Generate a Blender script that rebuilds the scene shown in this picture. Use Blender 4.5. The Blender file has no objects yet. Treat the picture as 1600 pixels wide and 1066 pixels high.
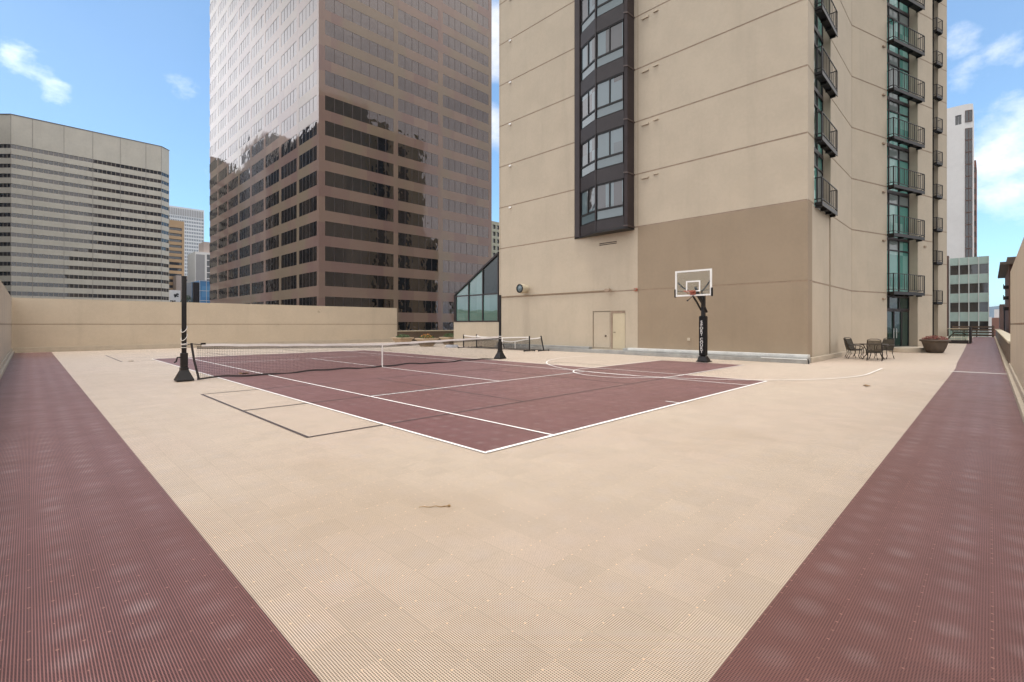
import bpy, bmesh, math, random
from mathutils import Vector, Matrix
random.seed(7)
C = bpy.context.scene.collection
PI = math.pi
sc = bpy.context.scene
YAW = math.radians(44.85)
EYE = 1.65
FWD = (math.cos(YAW), math.sin(YAW))
RGT = (math.sin(YAW), -math.cos(YAW))
ORG = {}

# ------------------------------------------------------------------ materials
class NT:
    """tiny wrapper so node maths stays readable"""
    def __init__(s, nt): s.nt = nt
    def n(s, t, **kw):
        nd = s.nt.nodes.new(t)
        for k, v in kw.items(): setattr(nd, k, v)
        return nd
    def put(s, sock, v):
        if isinstance(v, bpy.types.NodeSocket): s.nt.links.new(v, sock)
        elif v is not None:
            if isinstance(v, (tuple, list)) and len(v) == 3 and sock.type == 'RGBA': v = (*v, 1)
            sock.default_value = v
    def m(s, op, a, b=None, c=None, clamp=False):
        nd = s.n('ShaderNodeMath', operation=op, use_clamp=clamp)
        s.put(nd.inputs[0], a); s.put(nd.inputs[1], b); s.put(nd.inputs[2], c)
        return nd.outputs[0]
    def v(s, op, a, b=None, out=0):
        nd = s.n('ShaderNodeVectorMath', operation=op)
        s.put(nd.inputs[0], a); s.put(nd.inputs[1], b)
        return nd.outputs[out]
    def mix(s, f, a, b, blend='MIX'):
        nd = s.n('ShaderNodeMix', data_type='RGBA', blend_type=blend)
        s.put(nd.inputs[0], f); s.put(nd.inputs[6], a); s.put(nd.inputs[7], b)
        return nd.outputs[2]
    def ss(s, x, a, b, o0=0., o1=1.):
        nd = s.n('ShaderNodeMapRange', interpolation_type='SMOOTHSTEP')
        s.put(nd.inputs[0], x); s.put(nd.inputs[1], a); s.put(nd.inputs[2], b)
        s.put(nd.inputs[3], o0); s.put(nd.inputs[4], o1)
        return nd.outputs[0]
    def noise(s, vec, scale, detail=3., rough=.55):
        nd = s.n('ShaderNodeTexNoise')
        s.put(nd.inputs['Vector'], vec); nd.inputs['Scale'].default_value = scale
        nd.inputs['Detail'].default_value = detail; nd.inputs['Roughness'].default_value = rough
        return nd.outputs[0]
    def scale(s, vec, xyz):
        return s.v('MULTIPLY', vec, xyz)
    def sep(s, vec):
        nd = s.n('ShaderNodeSeparateXYZ'); s.put(nd.inputs[0], vec); return nd.outputs
    def comb(s, x, y, z):
        nd = s.n('ShaderNodeCombineXYZ'); s.put(nd.inputs[0], x); s.put(nd.inputs[1], y); s.put(nd.inputs[2], z)
        return nd.outputs[0]
    def white(s, vec, col=False):
        nd = s.n('ShaderNodeTexWhiteNoise', noise_dimensions='3D'); s.put(nd.inputs[0], vec)
        return nd.outputs[1 if col else 0]

def newmat(name):
    m = bpy.data.materials.new(name); m.use_nodes = True
    nt = m.node_tree; b = nt.nodes['Principled BSDF']
    return m, NT(nt), b

def mk(name, col, rough=.6, var=.12, scale=1.5, bump=0., bscale=40., metal=0., ior=1.5, streak=0., spec=None, spots=0.):
    m, t, b = newmat(name)
    pos = t.n('ShaderNodeNewGeometry').outputs['Position']
    n1 = t.noise(pos, scale, 4.)
    n2 = t.noise(pos, scale * 9, 3.)
    f = t.m('ADD', t.m('MULTIPLY', n1, .65), t.m('MULTIPLY', n2, .35))
    dark = tuple(c * (1 - var) for c in col); lite = tuple(min(1, c * (1 + var)) for c in col)
    c = t.mix(t.ss(f, .32, .68), dark, lite)
    if streak:
        st = t.noise(t.scale(pos, (1.1, 1.1, .09)), 1., 5., .65)
        c = t.mix(t.ss(st, .5, .78, 0., streak), c, tuple(x * .62 for x in col))
        st2 = t.noise(t.scale(pos, (.5, .5, .3)), 1., 4., .6)
        c = t.mix(t.ss(st2, .5, .75, 0., streak * .7), c, tuple(min(1, x * y) for x, y in zip(col, (1.12, 1.06, .98))))
    if spots:
        vo = t.n('ShaderNodeTexVoronoi'); t.put(vo.inputs['Vector'], t.v('ADD', pos, t.comb(n1, n2, n1))); vo.inputs['Scale'].default_value = .45
        c = t.mix(t.m('MULTIPLY', t.ss(vo.outputs['Distance'], .11, .05), t.ss(n2, .45, .6, 0., spots)), c, tuple(x * .55 for x in col))
    t.put(b.inputs['Base Color'], c)
    t.put(b.inputs['Roughness'], t.m('ADD', rough - .06, t.m('MULTIPLY', n2, .12)))
    b.inputs['Metallic'].default_value = metal; b.inputs['IOR'].default_value = ior
    if spec is not None: b.inputs['Specular IOR Level'].default_value = spec
    if bump:
        bp = t.n('ShaderNodeBump'); bp.inputs['Strength'].default_value = bump; bp.inputs['Distance'].default_value = .02
        t.put(bp.inputs['Height'], t.noise(pos, bscale, 4.)); t.put(b.inputs['Normal'], bp.outputs[0])
    return m

def glass(name, col, ior=2.3, rough=.02, wave=.0, wscale=.25, col2=None, cell=None):
    """opaque coated window glass: dark room colour, mirror-like top, slightly wavy"""
    m, t, b = newmat(name)
    pos = t.n('ShaderNodeNewGeometry').outputs['Position']
    c = col
    if col2 is not None:
        r = t.white(t.v('FLOOR', t.scale(pos, cell or (.5, .5, .25))))
        c = t.mix(t.ss(r, .35, .75), col, col2)
    t.put(b.inputs['Base Color'], c)
    b.inputs['Roughness'].default_value = rough; b.inputs['IOR'].default_value = ior
    if wave:
        bp = t.n('ShaderNodeBump'); bp.inputs['Strength'].default_value = 1.; bp.inputs['Distance'].default_value = wave
        t.put(bp.inputs['Height'], t.noise(pos, wscale, 2.)); t.put(b.inputs['Normal'], bp.outputs[0])
    return m

def tile_mat(name, rib, gap, dot, pinkish, sheen, rough=.5, sheen_col=(.56, .52, .50), sh=.25, spc=.34):
    """interlocking open-grid sport tiles, 305 mm, ribs every 12.7 mm, lighter pegs on the seams"""
    m, t, b = newmat(name)
    pos = t.n('ShaderNodeNewGeometry').outputs['Position']
    x, y, z = t.sep(pos)
    def tri(a, p, ofs=0.):      # 0 at line centre .. 0.5 between
        return t.m('ABSOLUTE', t.m('SUBTRACT', t.m('FRACT', t.m('ADD', t.m('DIVIDE', a, p), 100.5 + ofs)), .5))
    P = .0127
    hx = t.ss(tri(x, P), .15, .22); hy = t.ss(tri(y, P), .16, .26)
    hole = t.m('MULTIPLY', hx, hy)
    n_big = t.noise(pos, .35, 4.); n_mid = t.noise(pos, 1.9, 5., .6); n_f = t.noise(pos, 22., 3.)
    c = t.mix(t.ss(n_big, .35, .65), rib, pinkish)
    tid = t.v('FLOOR', t.scale(t.v('ADD', pos, (100 * .305, 100 * .305, 1)), (1 / .305, 1 / .305, 0)))
    r = t.white(tid)
    c = t.mix(t.m('MULTIPLY', r, .5), c, tuple(k * .78 for k in rib))
    c = t.mix(t.ss(n_mid, .5, .72, 0., .28), c, tuple(k * .74 for k in rib))
    c = t.mix(t.ss(n_mid, .5, .3, 0., .2), c, tuple(min(1, k * 1.2) for k in rib))
    # soft sheen in the middle of domed tiles, painted into the colour
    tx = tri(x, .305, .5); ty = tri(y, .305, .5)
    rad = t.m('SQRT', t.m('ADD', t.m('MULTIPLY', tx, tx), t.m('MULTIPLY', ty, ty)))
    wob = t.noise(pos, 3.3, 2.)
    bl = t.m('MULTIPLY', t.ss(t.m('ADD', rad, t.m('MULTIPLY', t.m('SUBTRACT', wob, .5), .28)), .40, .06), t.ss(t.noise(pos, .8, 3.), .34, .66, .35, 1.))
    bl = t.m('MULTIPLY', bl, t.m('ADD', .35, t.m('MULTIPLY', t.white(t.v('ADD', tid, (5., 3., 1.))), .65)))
    c = t.mix(t.m('MULTIPLY', bl, sheen), c, sheen_col)
    st = t.noise(t.v('ADD', pos, (7.3, 2.1, 0.)), .24, 6., .62)
    c = t.mix(t.ss(st, .50, .66, 0., .42), c, tuple(k * f for k, f in zip(rib, (.74, .68, .60))))
    sc_ = t.noise(t.scale(t.v('ADD', pos, (3., 9., 0.)), (1., 3.2, 1.)), 1.1, 5., .7)
    c = t.mix(t.ss(sc_, .60, .72, 0., .30), c, tuple(k * .6 for k in rib))
    c = t.mix(t.m('MULTIPLY', t.ss(n_f, .45, .8), .18), c, tuple(k * .6 for k in rib))
    cross = t.mix(.45, c, gap)                      # the lower ribs that run across
    c = t.mix(hx, c, t.mix(hy, cross, gap))
    # seams and pegs
    sx = t.ss(tri(x, .305), .012, .004); sy = t.ss(tri(y, .305), .012, .004)
    seam = t.m('MAXIMUM', sx, sy)
    c = t.mix(t.m('MULTIPLY', seam, .72), c, tuple(k * .62 for k in rib))
    px = t.m('MULTIPLY', tri(x, .1017), .1017); py = t.m('MULTIPLY', tri(y, .305, .03), .305)
    pr = t.m('SQRT', t.m('ADD', t.m('MULTIPLY', px, px), t.m('MULTIPLY', py, py)))
    c = t.mix(t.m('MULTIPLY', t.m('MULTIPLY', t.ss(pr, .0085, .005), t.ss(t.white(t.v('FLOOR', t.scale(pos, (9.836, 3.279, 0)))), .15, .5)), .9), c, dot)
    t.put(b.inputs['Base Color'], c)
    t.put(b.inputs['Roughness'], t.m('ADD', rough - .1, t.m('MULTIPLY', n_mid, .2)))
    b.inputs['Specular IOR Level'].default_value = spc
    b.inputs['Sheen Weight'].default_value = sh; b.inputs['Sheen Roughness'].default_value = .45; b.inputs['Sheen Tint'].default_value = (1., .95, .9, 1)
    return m

def granite(name, a, b2, c2):
    m, t, b = newmat(name)
    pos = t.n('ShaderNodeNewGeometry').outputs['Position']
    x, y, z = t.sep(pos)
    q = t.comb(t.m('FLOOR', t.m('DIVIDE', t.m('ADD', x, y), 3.05)), t.m('FLOOR', t.m('DIVIDE', t.m('SUBTRACT', z, 17.5), 3.91)), 1.)
    r = t.white(q)
    q2 = t.comb(t.m('FLOOR', t.m('DIVIDE', t.m('ADD', x, y), 12.2)), t.m('FLOOR', t.m('DIVIDE', z, 20.)), 2.)
    c = t.mix(t.ss(r, .2, .8), a, b2)
    c = t.mix(t.m('MULTIPLY', t.ss(t.noise(t.scale(pos, (.12, .12, .03)), 1., 3.), .45, .6), .75), c, c2)
    c = t.mix(t.m('MULTIPLY', t.noise(pos, 14., 3.), .35), c, tuple(k * .55 for k in a))
    t.put(b.inputs['Base Color'], c)
    b.inputs['Roughness'].default_value = .04; b.inputs['IOR'].default_value = 1.52
    bp = t.n('ShaderNodeBump'); bp.inputs['Strength'].default_value = 1.; bp.inputs['Distance'].default_value = .012
    t.put(bp.inputs['Height'], t.noise(pos, .45, 2.)); t.put(b.inputs['Normal'], bp.outputs[0])
    b.inputs['Specular Tint'].default_value = (1., .97, .97, 1)
    return m

M = {}
M['stucco'] = mk('stucco', (.47, .395, .298), .85, .05, .7, .25, 60., streak=.22)
M['stucco_brown'] = mk('stucco_brown', (.292, .222, .15), .85, .05, .7, .25, 60., streak=.25)
M['parapet'] = mk('parapet_render', (.53, .445, .335), .85, .05, .6, .3, 50., streak=.25, spots=.6)
M['joint'] = mk('joint', (.315, .235, .17), .85, .14, 3.)
M['joint_brown'] = mk('joint_brown', (.27, .195, .13), .85, .14, 3.)
M['cap'] = mk('wall_cap', (.46, .40, .29), .7, .1, 2.)
M['bronze_panel'] = mk('bronze_panel', (.10, .07, .048), .45, .15, 1.2, streak=.3)
M['dark_bronze'] = mk('dark_bronze', (.028, .021, .021), .45, .2, 2., spec=.3)
M['pier'] = mk('bay_pier', (.036, .025, .025), .5, .2, 1.5, streak=.4, spec=.3)
M['black_metal'] = mk('black_metal', (.015, .013, .0125), .45, .25, 5., spec=.3)
M['black_pad'] = mk('black_pad', (.009, .008, .008), .6, .2, 6., spec=.2)
M['white_paint'] = mk('white_paint', (.78, .76, .72), .5, .05, 4.)
M['line_white'] = mk('line_white', (.87, .83, .79), .6, .12, 2.2)
M['line_dark'] = mk('line_dark', (.075, .055, .052), .6, .25, 3.)
M['galv'] = mk('galvanised', (.34, .335, .315), .5, .2, 1.3, metal=.25, streak=.6)
M['galv_light'] = mk('galvanised_light', (.60, .60, .58), .45, .15, 1.8, metal=.2, streak=.4)
M['door_cream'] = mk('door_cream', (.52, .44, .30), .5, .05, 2., streak=.2)
M['orange'] = mk('orange_paint', (.36, .105, .06), .5, .15, 6.)
M['granite'] = granite('rose_granite', (.235, .150, .126), (.27, .185, .142), (.245, .195, .13))
M['tower_glass'] = glass('tower_glass', (.010, .008, .007), 2.1, .012, .028, .5, (.028, .021, .016), (.25, .25, .256))
[n for n in M['tower_glass'].node_tree.nodes if n.type == 'BSDF_PRINCIPLED'][0].inputs['Specular Tint'].default_value = (1., .88, .85, 1)
M['tower_mull'] = mk('tower_mullion', (.10, .075, .068), .35, .1, 1., metal=.4)
M['precast'] = mk('precast', (.50, .465, .395), .75, .07, .12, streak=.2)
M['precast_glass'] = glass('precast_glass', (.022, .016, .014), 1.75, .03, .02, .2, (.05, .036, .03), (.11, 1., .256))
M['teal_glass'] = glass('teal_glass', (.085, .26, .22), 1.6, .03, .006, 1.2, (.20, .39, .34), (1.1, 1.1, .5))
M['teal_dark'] = glass('teal_dark', (.022, .048, .04), 1.55, .03, .006, 1.)
M['curtain_glass'] = glass('curtain_glass', (.22, .25, .235), 1.5, .04, .004, 1.)
M['bay_glass'] = glass('bay_glass', (.105, .145, .16), 1.65, .02, .01, .9, (.05, .045, .045), (1.9, 1.9, .6))
M['bay_sill_glass'] = glass('bay_sill_glass', (.10, .135, .145), 1.6, .04, .01, .9)
M['atrium_glass'] = glass('atrium_glass', (.06, .135, .115), 2.0, .02, .012, .6, (.085, .17, .15), (.7, .7, .4))
M['atrium_dark'] = glass('atrium_dark', (.014, .022, .02), 1.5, .02, .012, .6)
M['deck'] = tile_mat('tan_tiles', (.81, .665, .515), (.17, .12, .08), (.80, .58, .38), (.81, .645, .515), .40, sheen_col=(.74, .655, .61))
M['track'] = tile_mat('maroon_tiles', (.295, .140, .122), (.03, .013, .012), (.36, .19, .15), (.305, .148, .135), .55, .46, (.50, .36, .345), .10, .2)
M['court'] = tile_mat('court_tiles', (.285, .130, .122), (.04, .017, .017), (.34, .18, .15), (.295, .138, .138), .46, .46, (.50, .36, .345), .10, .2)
M['asphalt'] = mk('asphalt', (.06, .058, .055), .9, .2, .02)
M['net_cord'] = mk('net_cord', (.022, .02, .02), .8, .1, 8.)
M['net_tape'] = mk('net_tape', (.78, .74, .70), .8, .06, 4.)
M['net_tape_dark'] = mk('net_tape_dark', (.035, .03, .03), .8, .1, 4.)
M['sling'] = mk('sling_fabric', (.062, .05, .034), .8, .2, 9.)
M['patio_metal'] = mk('patio_metal', (.034, .025, .019), .5, .2, 8.)
M['clay'] = mk('planter_clay', (.10, .076, .058), .7, .15, 3., streak=.3)
M['stone_planter'] = mk('stone_planter', (.40, .30, .20), .8, .12, 4., .3, 50.)
M['soil'] = mk('soil', (.05, .035, .025), .95, .3, 9.)
M['concrete'] = mk('concrete', (.47, .40, .31), .85, .08, 2., .2, 50.)
M['bark'] = mk('bark', (.09, .065, .05), .9, .3, 8.)
M['dry'] = mk('dry_leaf', (.22, .12, .04), .8, .35, 30.)
M['canvas'] = mk('grey_canvas', (.30, .29, .30), .85, .15, 5.)
M['canvas_white'] = mk('white_canvas', (.66, .64, .6), .85, .1, 5.)

def leafmat(name, a, b2):
    m, t, b = newmat(name)
    oi = t.n('ShaderNodeNewGeometry')
    r = oi.outputs['Random Per Island']
    t.put(b.inputs['Base Color'], t.mix(r, a, b2)); b.inputs['Roughness'].default_value = .6
    return m
M['leaf_green'] = leafmat('leaf_green', (.035, .07, .02), (.10, .15, .045))
M['leaf_dark'] = leafmat('leaf_dark', (.02, .04, .015), (.06, .095, .035))
M['flower_orange'] = leafmat('flower_orange', (.50, .16, .03), (.60, .30, .06))
M['flower_red'] = leafmat('flower_red', (.20, .05, .04), (.34, .13, .10))

def clear_glass(name, tint, mixf):
    m, t, b = newmat(name)
    tr = t.n('ShaderNodeBsdfTransparent'); tr.inputs[0].default_value = (*tint, 1)
    gl = t.n('ShaderNodeBsdfGlossy'); gl.inputs['Roughness'].default_value = .03
    fr = t.n('ShaderNodeFresnel'); fr.inputs[0].default_value = 1.5
    ms = t.n('ShaderNodeMixShader')
    t.put(ms.inputs[0], t.m('ADD', t.m('MULTIPLY', fr.outputs[0], .55), mixf))
    t.nt.links.new(tr.outputs[0], ms.inputs[1]); t.nt.links.new(gl.outputs[0], ms.inputs[2])
    out = [n for n in t.nt.nodes if n.type == 'OUTPUT_MATERIAL'][0]
    t.nt.links.new(ms.outputs[0], out.inputs[0])
    return m
M['acrylic'] = clear_glass('acrylic', (.93, .95, .93), .0)
M['rail_glass'] = clear_glass('rail_glass', (.78, .86, .83), .05)

# ------------------------------------------------------------------ mesh helper
class MB:
    def __init__(s): s.v = []; s.f = []; s.mi = []; s.cur = 0; s.x = None
    def add(s, vs, fs):
        o = len(s.v)
        if s.x is not None: vs = [tuple(s.x @ Vector(p)) for p in vs]
        s.v += [tuple(p) for p in vs]
        for f in fs: s.f.append(tuple(o + i for i in f)); s.mi.append(s.cur)
    def quad(s, a, b, c, d): s.add([a, b, c, d], [(0, 1, 2, 3)])
    def box(s, x0, y0, z0, x1, y1, z1):
        x0, x1 = min(x0, x1), max(x0, x1); y0, y1 = min(y0, y1), max(y0, y1); z0, z1 = min(z0, z1), max(z0, z1)
        s.add([(x0, y0, z0), (x1, y0, z0), (x1, y1, z0), (x0, y1, z0), (x0, y0, z1), (x1, y0, z1), (x1, y1, z1), (x0, y1, z1)],
              [(0, 3, 2, 1), (4, 5, 6, 7), (0, 1, 5, 4), (1, 2, 6, 5), (2, 3, 7, 6), (3, 0, 4, 7)])
    def obox(s, O, U, N, u0, u1, n0, n1, z0, z1):
        """box in a facade frame: O origin, U along the wall, N outwards"""
        def p(u, n, z): return (O[0] + U[0] * u + N[0] * n, O[1] + U[1] * u + N[1] * n, z)
        vs = [p(u0, n0, z0), p(u1, n0, z0), p(u1, n1, z0), p(u0, n1, z0), p(u0, n0, z1), p(u1, n0, z1), p(u1, n1, z1), p(u0, n1, z1)]
        s.add(vs, [(0, 3, 2, 1), (4, 5, 6, 7), (0, 1, 5, 4), (1, 2, 6, 5), (2, 3, 7, 6), (3, 0, 4, 7)])
    def prism(s, poly, z0, z1):
        n = len(poly)
        vs = [(x, y, z0) for x, y in poly] + [(x, y, z1) for x, y in poly]
        s.add(vs, [tuple(range(n - 1, -1, -1)), tuple(range(n, 2 * n))] + [(i, (i + 1) % n, n + (i + 1) % n, n + i) for i in range(n)])
    def tube(s, pts, r, n=8, closed=False):
        pts = [Vector(p) for p in pts]; rings = []
        K = len(pts); up0 = Vector((0, 0, 1))
        for i, p in enumerate(pts):
            if closed: d = pts[(i + 1) % K] - pts[i - 1]
            else: d = pts[min(i + 1, K - 1)] - pts[max(i - 1, 0)]
            d.normalize()
            a = up0 if abs(d.z) < .95 else Vector((1, 0, 0))
            u = d.cross(a).normalized(); w = u.cross(d)
            rr = r[i] if isinstance(r, (list, tuple)) else r
            rings.append([p + (u * math.cos(2 * PI * k / n) + w * math.sin(2 * PI * k / n)) * rr for k in range(n)])
        vs = [tuple(q) for R in rings for q in R]; fs = []
        for i in range(K if closed else K - 1):
            j = (i + 1) % K
            for k in range(n): fs.append((i * n + k, i * n + (k + 1) % n, j * n + (k + 1) % n, j * n + k))
        if not closed: fs += [tuple(range(n - 1, -1, -1)), tuple(range((K - 1) * n, K * n))]
        s.add(vs, fs)
    def lathe(s, prof, cx, cy, n=24, sx=1., sy=1., cap=True):
        vs = []; fs = []
        for r, z in prof:
            for k in range(n): vs.append((cx + math.cos(2 * PI * k / n) * r * sx, cy + math.sin(2 * PI * k / n) * r * sy, z))
        for i in range(len(prof) - 1):
            for k in range(n): fs.append((i * n + k, i * n + (k + 1) % n, (i + 1) * n + (k + 1) % n, (i + 1) * n + k))
        if cap: fs += [tuple(range(n - 1, -1, -1)), tuple(range((len(prof) - 1) * n, len(prof) * n))]
        s.add(vs, fs)
    def build(s, name, mats, parent=None, smooth=False, bevel=0.):
        o0 = ORG.get(parent.name, Vector()) if parent else Vector()
        me = bpy.data.meshes.new(name)
        me.from_pydata([tuple(Vector(p) - o0) for p in s.v], [], s.f)
        if not isinstance(mats, (list, tuple)): mats = [mats]
        for m in mats: me.materials.append(m)
        me.polygons.foreach_set('material_index', s.mi)
        if smooth: me.polygons.foreach_set('use_smooth', [True] * len(me.polygons))
        me.update()
        o = bpy.data.objects.new(name, me); C.objects.link(o)
        if parent: o.parent = parent
        ORG[o.name] = o0
        if bevel:
            b = o.modifiers.new('bevel', 'BEVEL'); b.width = bevel; b.segments = 2; b.limit_method = 'ANGLE'
        return o

def tag(o, label=None, cat=None, group=None, kind=None):
    if label: o['label'] = label
    if cat: o['category'] = cat
    if group: o['group'] = group
    if kind: o['kind'] = kind
    return o
def thing(name, loc, label, cat, group=None):
    o = bpy.data.objects.new(name, None); o.empty_display_size = .3
    o.location = loc; C.objects.link(o); ORG[o.name] = Vector(loc)
    return tag(o, label, cat, group)
def structure(o): o['kind'] = 'structure'; return o
def copy_tree(o, parent=None):
    c = o.copy(); C.objects.link(c); ORG[c.name] = ORG.get(o.name, Vector())
    if parent: c.parent = parent
    for ch in list(o.children): copy_tree(ch, c)
    return c

# ------------------------------------------------------------------ facade helpers
def facade(mb, O, U, N, u0, u1, z0, z1, holes, mat=0, patches=()):
    """wall skin cut by holes (ua,ub,za,zb,depth,backmat or None); reveals get the wall material"""
    us = sorted({u0, u1} | {h[k] for h in holes for k in (0, 1)} | {p[k] for p in patches for k in (0, 1)})
    zs = sorted({z0, z1} | {h[k] for h in holes for k in (2, 3)} | {p[k] for p in patches for k in (2, 3)})
    us = [u for u in us if u0 - 1e-6 <= u <= u1 + 1e-6]; zs = [z for z in zs if z0 - 1e-6 <= z <= z1 + 1e-6]
    def p(u, n, z): return (O[0] + U[0] * u + N[0] * n, O[1] + U[1] * u + N[1] * n, z)
    hid = {}
    for i, h in enumerate(holes):
        for a in range(len(us) - 1):
            if us[a] >= h[0] - 1e-6 and us[a + 1] <= h[1] + 1e-6:
                for b in range(len(zs) - 1):
                    if zs[b] >= h[2] - 1e-6 and zs[b + 1] <= h[3] + 1e-6: hid[(a, b)] = i
    flip = (U[0] * N[1] - U[1] * N[0]) > 0       # keep normals outward
    def q(a, b, c, d):
        if flip: mb.quad(d, c, b, a)
        else: mb.quad(a, b, c, d)
    for a in range(len(us) - 1):
        for b in range(len(zs) - 1):
            ua, ub, za, zb = us[a], us[a + 1], zs[b], zs[b + 1]
            cm = mat
            for pt in patches:
                if ua >= pt[0] - 1e-6 and ub <= pt[1] + 1e-6 and za >= pt[2] - 1e-6 and zb <= pt[3] + 1e-6: cm = pt[4]
            h = hid.get((a, b))
            mb.cur = cm
            if h is None:
                q(p(ua, 0, za), p(ub, 0, za), p(ub, 0, zb), p(ua, 0, zb)); continue
            d = -holes[h][4]
            def same(k, dd): 
                j = hid.get(k)
                return j is not None and holes[j][4] >= holes[h][4] - 1e-6
            if not same((a - 1, b), d): mb.quad(p(ua, 0, za), p(ua, d, za), p(ua, d, zb), p(ua, 0, zb))
            if not same((a + 1, b), d): mb.quad(p(ub, 0, za), p(ub, d, za), p(ub, d, zb), p(ub, 0, zb))
            if not same((a, b - 1), d): mb.quad(p(ua, 0, za), p(ub, 0, za), p(ub, d, za), p(ua, d, za))
            if not same((a, b + 1), d): mb.quad(p(ua, 0, zb), p(ub, 0, zb), p(ub, d, zb), p(ua, d, zb))
            if holes[h][5] is not None:
                mb.cur = holes[h][5]
                q(p(ua, d, za), p(ub, d, za), p(ub, d, zb), p(ua, d, zb))
    mb.cur = 0

def win(mb, O, U, N, u0, u1, z0, z1, off, n=1, mw=.05, proud=.05, tilt=.004, transom=None, border=True):
    """panes (material 0) and bars (material 1) of one window"""
    def p(u, d, z): return (O[0] + U[0] * u + N[0] * d, O[1] + U[1] * u + N[1] * d, z)
    flip = (U[0] * N[1] - U[1] * N[0]) > 0
    w = (u1 - u0) / n
    cells = [(z0, z1)] if not transom else [(z0, transom), (transom, z1)]
    for k in range(n):
        for (za, zb) in cells:
            a, b = u0 + k * w, u0 + (k + 1) * w
            ta = random.uniform(-tilt, tilt) * w; tb = random.uniform(-tilt, tilt) * (zb - za)
            mb.cur = 0
            vs = [p(a, off, za), p(b, off + ta, za), p(b, off + ta + tb, zb), p(a, off + tb, zb)]
            mb.add(vs[::-1] if flip else vs, [(0, 1, 2, 3)])
    mb.cur = 1
    e = .001
    for k in range(0 if border else 1, n + (1 if border else 0)):
        a = u0 + k * w
        lo = max(u0 + e, a - mw / 2); hi = min(u1 - e, a + mw / 2)
        mb.obox(O, U, N, lo, hi, off - .02, off + proud, z0 + e, z1 - e)
    hb = []
    if border: hb += [(z0 + e * 2, z0 + mw), (z1 - mw, z1 - e * 2)]
    if transom: hb.append((transom - mw / 2, transom + mw / 2))
    for (za, zb) in hb: mb.obox(O, U, N, u0 + 2 * e, u1 - 2 * e, off - .02, off + proud - .004, za, zb)
    mb.cur = 0

def emit_windows(items, mats, parent, name='window', limit=98):
    """items: (mesh builder, centre, area). the largest in view become parts, the rest one stuff part"""
    def score(it):
        c = it[1]; dx, dy = c[0], c[1]; d = dx * FWD[0] + dy * FWD[1]
        if d < 1: return 0
        px = 800 + 751 * (dx * RGT[0] + dy * RGT[1]) / d; py = 507 - 751 * (c[2] - EYE) / d
        s = it[2] / d ** 2
        return s if (-40 < px < 1640 and -20 < py < 560) else s * 1e-4
    items = sorted(items, key=score, reverse=True)
    for it in items[:limit]: it[0].build(name, mats, parent)
    if len(items) > limit:
        r = MB()
        for it in items[limit:]:
            o = len(r.v); r.v += it[0].v; r.f += [tuple(o + i for i in f) for f in it[0].f]; r.mi += it[0].mi
        ob = r.build(name, mats, parent); ob['kind'] = 'stuff'

def shell(mb, poly, z0, z1, skip=()):
    """plain wall faces of a footprint (counter-clockwise), some edges left for facade()"""
    n = len(poly)
    for i in range(n):
        if i in skip: continue
        a, b = poly[i], poly[(i + 1) % n]
        mb.quad((a[0], a[1], z0), (b[0], b[1], z0), (b[0], b[1], z1), (a[0], a[1], z1))
    mb.add([(x, y, z1) for x, y in poly], [tuple(range(n))])

XP, XN, YP, YN = (1, 0), (-1, 0), (0, 1), (0, -1)
STREET = -20.

# ================================================================== SETTING
g = MB(); S = 9000
g.quad((-S, -S, STREET), (S, -S, STREET), (S, S, STREET), (-S, S, STREET))
structure(g.build('ground', M['asphalt']))

d = MB()
d.add([(-1.2, -1.0, -.0), (90, -1.0, 0), (90, 41., 0), (-1.2, 41., 0)], [(0, 1, 2, 3)])
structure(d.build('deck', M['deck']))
sb = MB(); sb.box(-1.2, -1., -20., 90, 41., -.06)
structure(sb.build('deck_slab', M['concrete']))

t = MB()
t.add([(-.65, .92, .004), (.95, .92, .004), (.95, 39.6, .004), (-.65, 39.6, .004)], [(0, 1, 2, 3)])
t.add([(-.65, -.45, .004), (87.5, -.45, .004), (87.5, 1.5, .004), (60., 1.45, .004), (40, 1.15, .004), (28., 1.0, .004), (24.6, .92, .004), (-.65, .92, .004)], [tuple(range(8))])
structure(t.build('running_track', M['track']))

cx0, cx1, cy0, cy1 = 4.12, 15.09, 4.58, 28.3
c = MB()
c.quad((cx0, cy0, .004), (cx1, cy0, .004), (cx1, cy1, .004), (cx0, cy1, .004))
c.quad((cx1 + .0, 7.05, .004), (20.45, 7.05, .004), (20.45, 10.68, .004), (cx1 + .0, 10.68, .004))
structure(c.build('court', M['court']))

W = MB(); LW = .05
def hline(mb, x0, x1, y, z, w=LW): mb.quad((x0, y - w / 2, z), (x1, y - w / 2, z), (x1, y + w / 2, z), (x0, y + w / 2, z))
def vline(mb, x, y0, y1, z, w=LW): mb.quad((x - w / 2, y0, z), (x + w / 2, y0, z), (x + w / 2, y1, z), (x - w / 2, y1, z))
def arc(mb, cx, cy, r, a0, a1, z, w=LW, n=64):
    for k in range(n):
        a = a0 + (a1 - a0) * k / n; b = a0 + (a1 - a0) * (k + 1) / n
        mb.quad(*[(cx + math.cos(q) * rr, cy + math.sin(q) * rr, z) for q, rr in ((a, r - w / 2), (a, r + w / 2), (b, r + w / 2), (b, r - w / 2))])
vline(W, cx0, cy0 - .03, cy1 + .03, .010); vline(W, cx1, cy0 - .03, cy1 + .03, .010)
hline(W, cx0 + .03, cx1 - .03, cy0, .012, .07); hline(W, cx0 + .03, cx1 - .03, cy1, .012, .07)
for x in (5.49, 13.72): vline(W, x, cy0 + .03, cy1 - .03, .010)
for y in (10.02, 23.1): hline(W, 5.49, 13.72, y, .012)
vline(W, 9.6, 10.02, 23.1, .010)
vline(W, 9.6, cy0 + .035, cy0 + .34, .010)
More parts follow.
